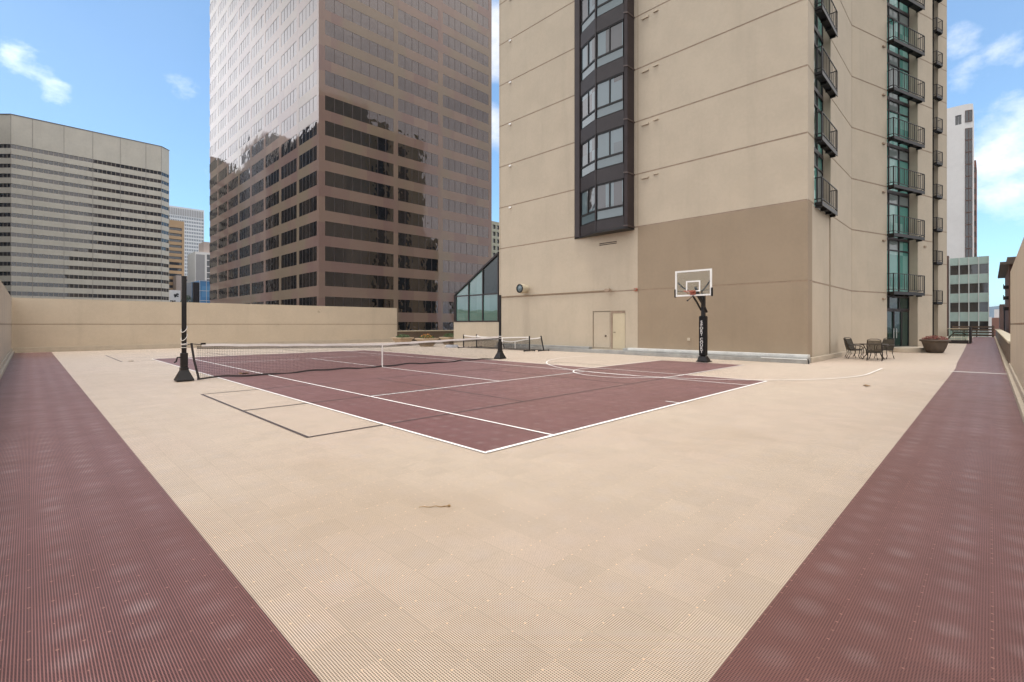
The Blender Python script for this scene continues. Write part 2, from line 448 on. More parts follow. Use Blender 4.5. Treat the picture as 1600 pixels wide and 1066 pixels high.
hline(W, 14.5, 20.45, 7.05, .014); hline(W, 14.5, 20.45, 10.68, .014)
arc(W, 14.5, 8.865, 1.815, PI / 2, 1.5 * PI, .016)
arc(W, 19.6, 8.9, 6.05, PI / 2, 1.5 * PI, .018, .055, 96)
hline(W, 19.6, 22.4, 8.9 - 6.05, .018, .055); hline(W, 19.6, 21.6, 8.9 + 6.05, .018, .055)
vline(W, 22.75, -.43, 1.0, .012, .16)
structure(W.build('white_court_lines', M['line_white']))
K = MB()
for (ya, yb) in ((7.05, 13.15), (27.0, 33.1)):
    for x in (2.87, 16.28): vline(K, x, ya - .025, yb + .025, .007)
    for x in (7.45, 11.71): vline(K, x, ya + .025, yb - .025, .007)
    for y in (ya, yb): hline(K, 2.895, 16.255, y, .008)
    hline(K, 2.895, 7.425, (ya + yb) / 2, .008); hline(K, 11.735, 16.255, (ya + yb) / 2, .008)
structure(K.build('dark_court_lines', M['line_dark']))

# mountains on the horizon
mt = MB(); random.seed(3)
def ridge(R, hb, a0, a1, n, amp, seed):
    rr = random.Random(seed); hs = []
    for k in range(n + 1):
        x = k / n * 40
        hs.append(hb + amp * (math.sin(x * .61 + seed) * .5 + math.sin(x * 1.7 + seed * 2) * .25 + math.sin(x * 4.3) * .12 + rr.uniform(-.08, .08)))
    for k in range(n):
        A = a0 + (a1 - a0) * k / n; B = a0 + (a1 - a0) * (k + 1) / n
        def pt(a, r, z): return (math.cos(a) * r, math.sin(a) * r, z)
        rows = [[pt(a, R - 900 + 900 * q, STREET - 1 + (h - STREET) * (q ** 1.4)) for q in (0, .35, .7, 1)] + [pt(a, R + 700, STREET - 1)] for a, h in ((A, hs[k]), (B, hs[k + 1]))]
        for j in range(4): mt.quad(rows[0][j], rows[1][j], rows[1][j + 1], rows[0][j + 1])
ridge(5200, 128, math.radians(-40), math.radians(35), 150, 22, 2)
M['hill'] = mk('forested_hill', (.05, .065, .07), .9, .35, .004)
structure(mt.build('hills', M['hill'], smooth=True))

# ================================================================== PARAPET WALLS
def wall_with_joint(name, O, U, N, L, zt, thick, label, joint_z=1.66, kerb=True, cap=.0):
    mb = MB()
    facade(mb, O, U, N, 0, L, 0, zt, [(0, L, joint_z - .022, joint_z + .022, .02, 1)] +
           [(u, u + .012, .32, zt - .03, .012, 1) for u in [x * 9.1 + 4 for x in range(int(L // 9.1) + 1)] if u < L - .3][:0])
    # top, back, ends
    def p(u, n, z): return (O[0] + U[0] * u + N[0] * n, O[1] + U[1] * u + N[1] * n, z)
    mb.quad(p(0, 0, zt), p(L, 0, zt), p(L, -thick, zt), p(0, -thick, zt))
    mb.quad(p(0, -thick, STREET), p(L, -thick, STREET), p(L, -thick, zt), p(0, -thick, zt))
    for u in (0, L): mb.quad(p(u, 0, 0), p(u, -thick, 0), p(u, -thick, zt), p(u, 0, zt))
    w = mb.build(name, [M['parapet'], M['joint']])
    tag(w, label, 'wall')
    if kerb:
        k = MB(); k.obox(O, U, N, .0, L - .02, .001, .11, .0, .14); k.obox(O, U, N, .0, L - .02, .001, .045, .14, .30)
        k.build('kerb', M['concrete'], w, bevel=.012)
    return w
wall_with_joint('parapet_wall', (-.7, -.5), YP, XP, 40.4, 3.2, .35, 'tall tan parapet wall running beside the left maroon track')
wall_with_joint('parapet_wall', (-.7, 40), XP, YN, 25.4, 3.2, .35, 'long tan parapet wall behind the net, across the far end')
wall_with_joint('parapet_wall', (-.7, -.5), XP, YP, 24.8, 3.48, .35, 'tall tan parapet wall end beside the right maroon track')
# low parapet to the right
lp = MB(); lp.box(24.12, -.86, STREET, 87.9, -.5, .98)
lpo = lp.build('low_parapet', M['bronze_panel']); tag(lpo, 'low dark brown parapet with pale cap running along the right track', 'wall')
q = MB(); q.box(24.12, -.9, .98, 87.9, -.44, 1.06); q.build('cap', M['cap'], lpo, bevel=.015)
q = MB(); q.box(24.12, -.5, 0, 87.9, -.38, .14); q.build('kerb', M['concrete'], lpo, bevel=.015)
# low parapet behind the planters
lp = MB(); lp.box(24.7, 40.02, STREET, 46, 40.35, .96)
lpo = lp.build('low_parapet', M['bronze_panel']); tag(lpo, 'low brown parapet with pale cap behind the square planters', 'wall')
q = MB(); q.box(24.7, 39.97, .96, 46, 40.4, 1.05); q.build('cap', M['cap'], lpo, bevel=.015)
# slatted end screen at the far end of the track
es = thing('slat_screen', (87.6, .6, 0), 'brown horizontal slat screen closing the far end of the right track', 'screen')
for k in range(4):
    s_ = MB(); s_.box(87.5, -.4, .12 + k * .36, 87.56, 3.6, .12 + k * .36 + .22); s_.build('slat', M['bronze_panel'], es)
for y in (-.3, 1.2, 2.4, 3.5):
    s_ = MB(); s_.box(87.562, y, 0, 87.64, y + .1, 1.5); s_.build('post', M['dark_bronze'], es)

# ================================================================== TAN TOWER
XF, Y0 = 23.5, 5.53
A2 = math.radians(18.5); D = (math.cos(A2), -math.sin(A2)); DN = (-math.sin(A2), -math.cos(A2))
E0 = (32.72, Y0)
E1 = (E0[0] + D[0] * 9.07, E0[1] + D[1] * 9.07)
TOP = 62.
tt = thing('apartment_tower', (XF, Y0, 0), 'tan stucco apartment tower with a dark bay window, balconies and a brown painted panel', 'building')
LV = [3.53, 6.99] + [6.99 + 2.88 * k for k in range(1, 19)]
wall = MB()
L1 = 24.66 - Y0
def fu(y): return y - Y0
gr = [(0, fu(13.65), 3.495, 3.565, .006, 4), (fu(13.65), L1, 3.495, 3.565, .012, 1)] + [(0, L1, z - .035, z + .035, .012, 1) for z in LV[1:] if z < TOP - .5]
holes = gr + [(fu(14.45), fu(16.65), .26, 2.42, .12, None), (fu(15.0), fu(16.2), 6.24, 6.29, .06, 3), (fu(15.0), fu(16.2), 6.33, 6.38, .06, 3)]
# grooves stop at the brown panel's lower edge lines; panel sits between 0.3 and 6.99
facade(wall, (XF, Y0), YP, XN, 0, L1, -.3, TOP, holes, 0, [(0, fu(13.65), -.3, 6.955, 2)])
# short return of the corner, then recess with balconies, then the plain piece
gx = [(0, 1.04, z - .035, z + .035, .012, 1) for z in LV if z < TOP - .5]
facade(wall, (XF, Y0), XP, YN, 0, 1.04, -.3, TOP, gx, 0, [(0, .72, -.3, 6.965, 2)])
gx2 = [(1.04, 9.22, z - .035, z + .035, .012, 1) for z in LV if z < TOP - .5]
facade(wall, (XF, Y0), XP, YN, 1.04, E0[0] - XF, -.3, TOP,
       [(1.04, 4.15, 6.9, TOP - .6, .42, None), (3.86, 4.15, -.3, 6.9, .12, 1)] + [(1.04, 3.86, 3.495, 3.565, .012, 1)] +
       [(4.15, E0[0] - XF, z - .035, z + .035, .012, 1) for z in LV if z < TOP - .5])
# angled facet
facade(wall, E0, D, DN, .0, 9.07, -.3, TOP, [(3.65, 7.22, .16, TOP - .6, .55, None)] +
       [(.0, 3.65, z - .035, z + .035, .012, 1) for z in LV if z < TOP - .5] + [(7.22, 9.07, z - .035, z + .035, .012, 1) for z in LV if z < TOP - .5])
# far facet, set back
F1 = (57.9, 2.74)
F0 = (F1[0] - D[0] * 2.7, F1[1] - D[1] * 2.7)
facade(wall, F0, D, DN, 0, 2.7, -.3, TOP, [(.1, 1.12, .1, TOP - .6, .4, None)] + [(1.12, 2.7, z - .035, z + .035, .012, 1) for z in LV if z < TOP - .5])
back = [E1, (E1[0] + .9, E1[1] + 3.2), (F0[0], F0[1]), None, F1, (64., 24.66), (XF, 24.66)]
for a, b in ((back[0], back[1]), (back[1], back[2]), (F1, (66., 24.66)), ((66., 24.66), (XF, 24.66))):
    wall.quad((a[0], a[1], -.3), (b[0], b[1], -.3), (b[0], b[1], TOP), (a[0], a[1], TOP))
wall.add([(x, y, TOP) for x, y in (((XF, 24.66), (XF, Y0), E0, E1, back[1], F0, F1, (66., 24.66)))], [tuple(range(8))])
wall_o = wall.build('wall', [M['stucco'], M['joint'], M['stucco_brown'], M['dark_bronze'], M['joint_brown']], tt)

# vertical control joints
vj = MB()
for y in (13.66, 24.55): vj.box(XF - .006, y - .012, .34, XF + .01, y + .012, 60)
vj.box(E0[0] - .012, Y0 - .006, .1, E0[0] + .012, Y0 + .01, 60)
vj.build('control_joint', M['joint'], tt)

# base flashing (stepped galvanised kerb)
k = MB(); k.box(22.86, 5.42, .0, XF - .002, 14.1, .17); k.box(22.98, 5.42, .172, XF - .002, 14.1, .24)
k.build('base_kerb', M['galv'], tt, bevel=.012)
k = MB(); k.box(23.16, 5.44, .242, XF - .004, 14.1, .36); k.box(22.84, 5.36, .155, 23.0, 7.2, .19)
k.build('base_flashing', M['galv_light'], tt, bevel=.012)
k = MB(); k.box(23.0, 14.1, .0, XF - .002, 24.6, .2); k.box(23.18, 14.1, .2, XF - .002, 14.42, .33); k.box(23.18, 16.68, .2, XF - .002, 24.6, .33)
k.build('base_kerb', M['galv'], tt, bevel=.012)
k = MB(); k.box(XF + .02, Y0 - .14, 0, E0[0] - .03, Y0 - .002, .22); k.obox(E0, D, DN, .03, 3.6, .002, .14, 0, .22)
k.build('base_kerb', M['concrete'], tt, bevel=.012)
k = MB(); k.obox(E0, D, DN, 7.26, 9.05, .002, .14, 0, .22)
k.build('base_kerb', M['concrete'], tt, bevel=.012)
k = MB(); k.tube([(22.84, 5.37, .2), (22.82, 5.34, .12), (22.8, 5.33, .0)], .025); k.build('drain_spout', M['black_metal'], tt)

# service door pair
dr = MB(); dr.box(XF + .05, 15.42, .27, XF + .10, 16.63, 2.40); dr.box(XF + .02, 15.48, .30, XF + .052, 16.57, 2.36)
d1 = dr.build('door', M['stucco'], tt, bevel=.006); d1['label'] = 'wall coloured fixed door leaf'
h = MB(); h.lathe([(.0, 0), (.05, .0), (.06, .02), (.05, .05), (.0, .055)], 0, 0, 12)
h.v = [(XF + .02 - z, 15.75 + x, .98 + y) for x, y, z in h.v]; h.build('handle', M['bronze_panel'], d1, smooth=True)
dr = MB(); dr.box(XF + .05, 14.5, .27, XF + .10, 15.31, 2.28); d2 = dr.build('door', M['door_cream'], tt, bevel=.006); d2['label'] = 'cream door leaf'
h = MB(); h.tube([(XF + .05, 15.22, 1.2), (XF - .01, 15.22, 1.2), (XF - .01, 15.08, 1.2)], .014); h.build('handle', M['dark_bronze'], d2)
fr = MB(); fr.box(XF + .03, 15.31, .26, XF + .11, 15.42, 2.42); fr.box(XF + .03, 14.46, 2.28, XF + .11, 15.31, 2.415)
fr.build('door_frame', M['joint'], tt)

# wall vents, small scuppers on each storey
for z in LV[2:12]:
    v = MB()
    v.box(XF - .07, 12.45, z - .26, XF + .0, 12.72, z - .20); v.build('scupper', M['stucco'], tt, bevel=.01)
    v = MB(); v.box(XF - .07, 13.0, z - .34, XF, 13.42, z - .24); v.build('scupper', M['stucco'], tt, bevel=.01)
    v = MB(); v.box(XF - .09, 23.42, z - .2, XF, 23.62, z - .08); v.build('scupper', M['white_paint'], tt, bevel=.015)
for z in LV[:12]:
    v = MB(); v.obox(E0, D, DN, 3.12, 3.34, 0, .09, z - .42, z - .32); v.build('scupper', M['joint'], tt, bevel=.01)
v = MB(); v.obox(E0, D, DN, 7.95, 8.2, 0, .05, 6.55, 6.67); v.build('scupper', M['joint'], tt)
cd = MB(); cd.tube([(XF - .03, 24.5, 3.60), (XF - .03, 15.6, 3.60)], .028, 6); cd.build('conduit', M['stucco_brown'], tt)
cd = MB(); cd.box(XF - .03, 10.7, .82, XF, 10.86, .97); cd.build('outlet_box', M['stucco'], tt, bevel=.01)
cd = MB(); cd.tube([(XF, 9.85, 1.04), (XF - .16, 9.80, 1.05)], .022, 6); cd.tube([(XF - .02, 9.85, 1.04), (XF - .02, 9.97, .9)], .012, 6)
cd.build('hose_tap', M['dark_bronze'], tt)

# bay window ----------------------------------------------------------
bay = thing('bay_window', (XF, 15.9, 6.7), None, None); bay.parent = tt; bay.location = Vector((XF, 15.9, 6.7)) - Vector((XF, Y0, 0))
ORG[bay.name] = Vector((XF, 15.9, 6.7))
XB = 22.72
pR0, pR1, pR2 = (XF, 13.88), (XB + .1, 13.9), (XB, 14.06)      # right pier
pL0, pL1 = (XB, 15.9), (XF - .12, 17.45)                   # left facet
pL2, pL3 = (XF - .16, 17.5), (XF, 18.0)                    # left pier
fl = [6.96 + 2.88 * k for k in range(0, 18)]
core = MB()
core.prism([pR2, (XB + .12, 14.06), (XB + .12, 15.86), (XF - .02, 17.4), (XF - .002, 17.4), (XF - .002, 14.06)], 7.0, 58.)
core.build('core', M['black_metal'], bay)
sp = MB()
a45 = Vector((pL1[0] - pL0[0], pL1[1] - pL0[1])); LF = a45.length; U45 = (a45.x / LF, a45.y / LF); N45 = (-U45[1], U45[0])
UF, NF = YP, XN
OF = (XB, 14.06); LFr = 15.9 - 14.06
for k, z in enumerate(fl):
    z0 = z - .26 if k else z - .02
    top = z + .56
    for (o_, u_, n_, l_) in ((OF, UF, NF, LFr), (pL0, U45, N45, LF)):
        sp = MB(); sp.obox(o_, u_, n_, .0, l_, -.10, 0, z0, top); sp.build('spandrel', M['dark_bronze'], bay)
items = []
for k, z in enumerate(fl[:-1]):
    for (O, U, N, L) in ((OF, UF, NF, LFr), (pL0, U45, N45, LF)):
        w_ = MB(); win(w_, O, U, N, .045, L - .045, z + 1.16, z + 2.60, -.06, 2, .055, .05, .006)
        items.append((w_, (O[0], O[1], z + 2), 3))
        w2 = MB(); win(w2, O, U, N, .045, L - .045, z + .58, z + 1.155, -.055, 1, .045, .045, .006)
        ob = w2.build('sill_pane', [M['bay_sill_glass'], M['black_metal']], bay)
emit_windows(items, [M['bay_glass'], M['black_metal']], bay)
pr = MB(); pr.prism([pR0, pR1, pR2, (XB + .2, 14.06), (XF, 14.07)][::-1], 6.90, 60.)
pr.build('pier', M['pier'], bay, bevel=.04)
pr = MB(); pr.prism([(XF, 17.46), pL2, (XF - .16, 17.86), pL3][::-1], 6.90, 60.); pr.build('pier', M['pier'], bay, bevel=.03)
for z in fl[:14]:
    b_ = MB(); b_.prism([(XF, 13.85), (XB + .08, 13.87), (XB - .03, 14.04), (XB - .03, 14.07), (XB + .2, 14.08), (XF, 14.08)][::-1], z + .0, z + .07)
    b_.build('pier_band', M['tower_mull'], bay)
cn = MB(); cn.box(XB - .03, 15.86, 6.93, XB + .1, 15.94, 60.); cn.build('corner_post', M['dark_bronze'], bay)
un = MB(); un.prism([pR0, pR1, pR2, pL0, pL1, pL2, pL3][::-1], 6.84, 6.93); un.build('soffit', M['black_metal'], bay)

# recessed window stacks with balconies ---------------------------------
def balcony(w, dep, npk, hgt=1.08):
    """local frame: x along the wall, -y outwards, z=0 slab underside"""
    s = MB(); s.box(0, -dep, .06, w, .0, .17)
    for x in [w * q for q in (.02, .33, .64, .93)]: s.box(x, -dep + .02, -.06, x + .06, -.02, .06)
    s.box(-.02, -dep - .03, .0, w + .02, -dep, .19)
    so = s.build('balcony', M['black_metal'])
    r = MB(); t_ = .035
    zt = .17 + hgt
    for (x0, y0, x1, y1) in ((0, -dep, w, -dep), (0, -dep, 0, -.02), (w, -dep, w, -.02)):
        for z in (.30, zt): 
            r.box(min(x0, x1) - t_ / 2, min(y0, y1) - t_ / 2, z - t_ / 2, max(x0, x1) + t_ / 2, max(y0, y1) + t_ / 2, z + t_ / 2)
    for x in (0, w): r.box(x - .026, -dep - .026, .17, x + .026, -dep + .026, zt - .02)
    for k in range(1, npk):
        x = w * k / npk; e = .0075 if k % 5 else .017
        r.box(x - e, -dep - e, .3, x + e, -dep + e, zt - .02)
    for x in (0, w):
        for k in (1, 2, 3): 
            y = -dep + dep * k / 4; r.box(x - .0075, y - .0075, .3, x + .0075, y + .0075, zt - .02)
    ro = r.build('railing', M['black_metal'], so)
    return so
def place(obj, parent, x, y, z, rot):
    obj.parent = parent
    obj.location = Vector((x, y, z)) - ORG[parent.name]; obj.rotation_euler.z = rot
A_s0, A_w = 3.66, 3.55
bA = balcony(A_w, .34, 15); bB = balcony(1.0, .3, 5, .98); bC = balcony(2.95, .28, 10)
first = {'A': True, 'B': True, 'C': True}
def put(kind, proto, x, y, z, rot):
    o = proto if first[kind] else copy_tree(proto)
    first[kind] = False
    place(o, tt, x, y, z, rot)
winA = []; winC = []
for i, z in enumerate(LV[:17]):
    p = (E0[0] + D[0] * A_s0 + DN[0] * .0, E0[1] + D[1] * A_s0)
    put('A', bA, p[0], p[1], z - .1, -A2)
    pB = (F0[0] + D[0] * .12, F0[1] + D[1] * .12)
    put('B', bB, pB[0], pB[1], z - .1, -A2)
    if i >= 1: put('C', bC, XF + 1.1, Y0, z - .1, 0)
# glazing of the angled recess
def stack(O, U, N, ua, ub, dep, zs, mats_cycle, n, seed, parent, tr=.62):
    rr = random.Random(seed)
    for i in range(len(zs) - 1):
        za, zb = zs[i] + .08, zs[i + 1] - .12
        sl = MB(); sl.obox(O, U, N, ua, ub, -dep - .05, -dep + .06, zs[i + 1] - .12, zs[i + 1] + .08); sl.build('spandrel', M['dark_bronze'], parent)
        w = (ub - ua) / n
        fr_ = MB()
        for k in range(n + 1):
            a = ua + k * w; fr_.obox(O, U, N, max(ua + .001, a - .05), min(ub - .001, a + .05), -dep - .03, -dep + .05, za, zb)
        if tr: fr_.obox(O, U, N, ua + .002, ub - .002, -dep - .03, -dep + .046, zb - tr - .04, zb - tr + .04)
        fo = fr_.build('window_frame', M['dark_bronze'], parent)
        for k in range(n):
            for (a, b) in (((za, zb - tr), (zb - tr, zb)) if tr else ((za, zb),)):
                p_ = MB(); m_ = rr.choice(mats_cycle)
                if a > za: m_ = rr.choice([M['curtain_glass'], M['curtain_glass'], M['teal_glass']])
                x0, x1 = ua + k * w + .05, ua + (k + 1) * w - .05
                def P3(u, nn, z): return (O[0] + U[0] * u + N[0] * nn, O[1] + U[1] * u + N[1] * nn, z)
                tl = rr.uniform(-.006, .006)
                p_.add([P3(x0, -dep, a), P3(x1, -dep + tl, a), P3(x1, -dep + tl, b), P3(x0, -dep, b)], [(0, 1, 2, 3)])
                po = p_.build('pane', m_, fo)
tg, td, cg = M['teal_glass'], M['teal_dark'], M['curtain_glass']
# ground floor entrance
sl = MB(); win(sl, E0, D, DN, 3.66, 7.21, 2.55, 3.42, -.5, 3, .09, .06)
sl.build('transom_window', [td, M['dark_bronze']], tt)
for k, (a, b) in enumerate(((3.67, 4.55), (4.55, 5.43), (5.43, 6.31), (6.31, 7.2))):
    p_ = MB(); win(p_, E0, D, DN, a, b, .17, 2.55, -.5, 1, .1, .05, .01)
    o = p_.build('entrance_door' if k in (1, 2) else 'side_light', [td if k != 2 else M['teal_dark'], M['dark_bronze']], tt)
    if k in (1, 2):
        h = MB(); uu = b - .16 if k == 1 else a + .16
        q0 = (E0[0] + D[0] * uu - DN[0] * .40, E0[1] + D[1] * uu - DN[1] * .40)
        h.tube([(q0[0], q0[1], .8), (q0[0], q0[1], 1.4)], .02, 6); h.build('handle', M['galv_light'], o)
stack(E0, D, DN, 3.66, 7.21, .5, LV[:18], [tg, tg, tg, cg], 3, 5, tt)
stack((XF, Y0), XP, YN, 1.05, 4.14, .36, LV[1:18], [td, td, cg, tg], 3, 6, tt)
stack(F0, D, DN, .11, 1.11, .35, [.2] + LV[:17], [td, td, td, cg], 1, 8, tt, None)

# ------------------------------------------------------------------ things on the tower wall
lamp = thing('wall_lamp', (XF, 22.0, 4.02), 'drum shaped wall light with glass face on the tan tower wall', 'lamp')
def drum(mb, prof, n=28):
    mb.lathe(prof, 0, 0, n)
def to_wall(mb, y, z): mb.v = [(XF - w, y + u, z + v) for u, v, w in mb.v]
a = MB(); drum(a, [(.24, .0), (.24, .30), (.31, .31), (.31, .62), (.29, .66)]); to_wall(a, 22.0, 4.02); a.build('body', M['cap'], lamp, bevel=.01)
a = MB(); drum(a, [(.292, .62), (.295, .69), (.24, .70), (.235, .66)]); to_wall(a, 22.0, 4.02); a.build('rim', M['black_metal'], lamp)
a = MB(); drum(a, [(.236, .655), (.235, .672), (.12, .69), (.01, .695)]); to_wall(a, 22.0, 4.02); a.build('lens', M['bay_sill_glass'], lamp, smooth=True)
fl_ = thing('flood_light', (XF, 15.4, 3.6), 'small tan flood light on the tower wall above the service door', 'lamp')
a = MB(); a.tube([(XF, 15.4, 3.62), (XF - .16, 15.4, 3.66), (XF - .28, 15.42, 3.6)], .04); a.build('bracket', M['stucco_brown'], fl_)
a = MB(); a.box(XF - .42, 15.26, 3.5, XF - .2, 15.56, 3.68); a.build('lamp_head', M['joint'], fl_, bevel=.02)
al = thing('wall_alarm', (XF, 13.78, 3.55), 'small orange alarm box on the tower wall at the edge of the brown panel', 'alarm')
a = MB(); a.box(XF - .10, 13.68, 3.47, XF, 13.86, 3.63); a.build('body', M['orange'], al, bevel=.015)
a = MB(); a.tube([(XF - .1, 13.77, 3.55), (XF - .15, 13.77, 3.55)], .05, 10); a.build('horn', M['joint'], al)

# ================================================================== ATRIUM with sloping glass roof
at = thing('atrium', (XF, 27.2, 0), 'glass lean-to atrium with sloping roof on a tan base beside the tower', 'building')
b_ = MB(); b_.box(XF, 24.67, 0, 36, 29.82, 1.82); b_.build('wall', M['stucco'], at)
ya, yb, ym = 24.78, 29.62, 24.78
def roofz(y): return 3.93 + (29.62 - y) * (6.62 - 3.93) / (29.62 - 24.78)
ys = [29.58, 28.02, 26.42, 24.78]
for i in range(3):
    y1_, y0_ = ys[i], ys[i + 1]
    p_ = MB(); p_.quad((XF + .05, y1_, 1.9), (XF + .05, y0_, 1.9), (XF + .05, y0_, 3.86), (XF + .05, y1_, 3.86)); p_.build('pane', M['atrium_glass'], at)
    p_ = MB(); p_.quad((XF + .05, y1_, 3.86), (XF + .05, y0_, 3.86), (XF + .06, y0_, roofz(y0_)), (XF + .06, y1_, roofz(y1_)))
    p_.build('pane', M['atrium_dark'] if i == 2 else M['atrium_glass'], at)
fr_ = MB()
for y in ys: fr_.box(XF - .02, y - .045, 1.9, XF + .08, y + .045, max(3.9, roofz(y) - .02))
fr_.box(XF - .016, 24.8, 1.822, XF + .084, 29.66, 1.92); fr_.box(XF - .016, 24.8, 3.8, XF + .084, 29.62, 3.88)
fr_.build('frame', M['dark_bronze'], at)
rf = MB(); th = .16
prof = [(24.7, roofz(24.7)), (29.66, roofz(29.66)), (29.66, 1.86), (29.74, 1.86), (29.74, roofz(29.66) + .05), (24.7, roofz(24.7) + th)]
n_ = len(prof); vs = [(XF - .05, y, z) for y, z in prof] + [(35.5, y, z) for y, z in prof]
rf.add(vs, [tuple(range(n_)), tuple(range(2 * n_ - 1, n_ - 1, -1))] + [(i, (i + 1) % n_, n_ + (i + 1) % n_, n_ + i) for i in range(n_)])
rf.build('roof', M['dark_bronze'], at)

# ================================================================== CITY BUILDINGS
def band_building(name, label, O, U, N, L, ztop, groups, rows, rh, dep, panes, wm, gm, extra_faces, thick, mw=.08, limit=98, joints=(), z_bot=STREET, tilt=.004, proud=.05, group=None):
    """facades with window groups; extra_faces: list of (O,U,N,L,groups,panes)"""
    t_ = thing(name, (O[0], O[1], STREET), label, 'building', group)
    wl = MB(); items = []
    for (o, u, n, l, gs, pn) in [(O, U, N, L, groups, panes)] + list(extra_faces):
        hs = [(a, b, z, z + rh, dep, None) for (a, b) in gs for z in rows if z > z_bot and z + rh < ztop]
        facade(wl, o, u, n, 0, l, z_bot, ztop, hs)
        for (a, b, za, zb, *_r) in hs:
            w_ = MB(); win(w_, o, u, n, a, b, za, zb, -dep + .02, pn(b - a) if callable(pn) else pn, mw, proud, tilt, None, False)
            uc = (a + b) / 2
            items.append((w_, (o[0] + u[0] * uc, o[1] + u[1] * uc, (za + zb) / 2), (b - a) * rh))
    return t_, wl, items

# --- rose granite office tower
TX, TY = 31.48, 73.29
TL, TW, TH = 63., 36.2, 112.
rows = [19.37 + 3.91 * k for k in range(-10, 24)]
rg = [(1.0, 13.1), (13.99, 22.56), (23.68, 35.3)]
lg = [(.7 + 7.98 * k, .7 + 7.98 * k + 6.95) for k in range(8)]
tower, wl, items = band_building('office_tower', 'rose brown granite office tower with mirror windows reflecting older buildings', (TX, TY), XP, YN, TW, TH, rg, rows, 2.25, .045,
    lambda w: max(2, round(w / 1.52)), M['granite'], M['tower_glass'], [((TX, TY), YP, XN, TL, lg, 5)], 0, .075, proud=.022)
wl.quad((TX, TY + TL, STREET), (TX + TW, TY + TL, STREET), (TX + TW, TY + TL, TH), (TX, TY + TL, TH))
wl.quad((TX + TW, TY, STREET), (TX + TW, TY + TL, STREET), (TX + TW, TY + TL, TH), (TX + TW, TY, TH))
wl.quad((TX, TY, TH), (TX + TW, TY, TH), (TX + TW, TY + TL, TH), (TX, TY + TL, TH))
wl.build('wall', M['granite'], tower)
emit_windows(items, [M['tower_glass'], M['tower_mull']], tower)

# --- striped precast office block, chamfered corners
SX, SY = -5.03, 275.9
SL = 48.9
rows = [71.72 - 3.9 * k for k in range(0, 23)]
sg_edges = [0, 6.1, 15.45, 24.6, 33.9, 43.1, 48.9]
sg = [(a + .09, b - .09) for a, b in zip(sg_edges[:-1], sg_edges[1:])]
r2 = math.sqrt(.5); CH = 5.2
cR = (SX + SL, SY)
blk, wl, items = band_building('office_block', 'wide striped office block with beige bands and brown ribbon windows, far left', (SX, SY), XP, YN, SL, 85.07, sg, rows, 1.62, .25,
    lambda w: max(1, round(w / 1.53)), M['precast'], M['precast_glass'],
    [(cR, (r2, r2), (r2, -r2), CH, [(.1, CH - .1)], 3),
     ((SX - CH * r2 * 2.2, SY + CH * r2 * 2.2), (r2, -r2), (-r2, -r2), CH * 2.2, [(.1, CH * 2.2 - .1)], 7)], 0, .16)
e1 = (cR[0] + CH * r2, SY + CH * r2); e0 = (SX - CH * r2 * 2.2, SY + CH * r2 * 2.2)
for a, b in ((e1, (e1[0], SY + 60)), ((e1[0], SY + 60), (e0[0], SY + 60)), ((e0[0], SY + 60), e0)):
    wl.quad((a[0], a[1], STREET), (b[0], b[1], STREET), (b[0], b[1], 85.07), (a[0], a[1], 85.07))
wl.add([(x, y, 85.07) for x, y in ((SX, SY), cR, e1, (e1[0], SY + 60), (e0[0], SY + 60), e0)], [tuple(range(6))])
wl.build('wall', M['precast'], blk)
jt = MB()
for u in sg_edges: jt.box(SX + u - .075, SY - .05, STREET, SX + u + .075, SY + .02, 85.0)
jt.build('panel_joint', mk('panel_joint', (.25, .22, .19), .8), blk)
cp = MB(); cp.prism([(SX - .1, SY - .15), (cR[0] + .1, SY - .15), (e1[0] + .15, e1[1]), (e1[0] + .15, SY + 60), (e0[0] - .15, SY + 60), (e0[0] - .15, e0[1])], 85.08, 85.35)
cp.build('roof_edge', M['bronze_panel'], blk)
emit_windows(items, [M['precast_glass'], mk('precast_mullion', (.30, .26, .21), .6)], blk)

# --- smaller buildings far behind
M['pale_grid'] = mk('pale_grid', (.60, .62, .64), .6, .05, .02)
M['grey_glass'] = glass('grey_glass', (.16, .19, .22), 1.7, .05)
M['orange_stone'] = mk('orange_stone', (.50, .335, .19), .8, .06, .05)
M['dark_glass'] = glass('dark_glass', (.03, .03, .03), 1.8, .04, .01, .3)
M['white_wall'] = mk('white_wall', (.68, .66, .64), .8, .05, .1)
M['grey_panel'] = mk('grey_panel', (.30, .29, .29), .7, .06, .1)
M['pink_stone'] = mk('pink_stone', (.45, .37, .33), .8, .06, .1)
M['blue_panel'] = glass('blue_panel', (.10, .26, .50), 1.6, .12, .0, .3, (.14, .33, .58), (.35, .35, .30))
M['mint'] = mk('mint_panel', (.36, .47, .43), .45, .08, .2)
M['brick'] = mk('brick', (.22, .105, .075), .85, .12, .4)
M['brown_brick'] = mk('brown_brick', (.13, .075, .06), .85, .15, .4)
M['beige_green'] = mk('beige_green', (.36, .36, .28), .8, .08, .2)

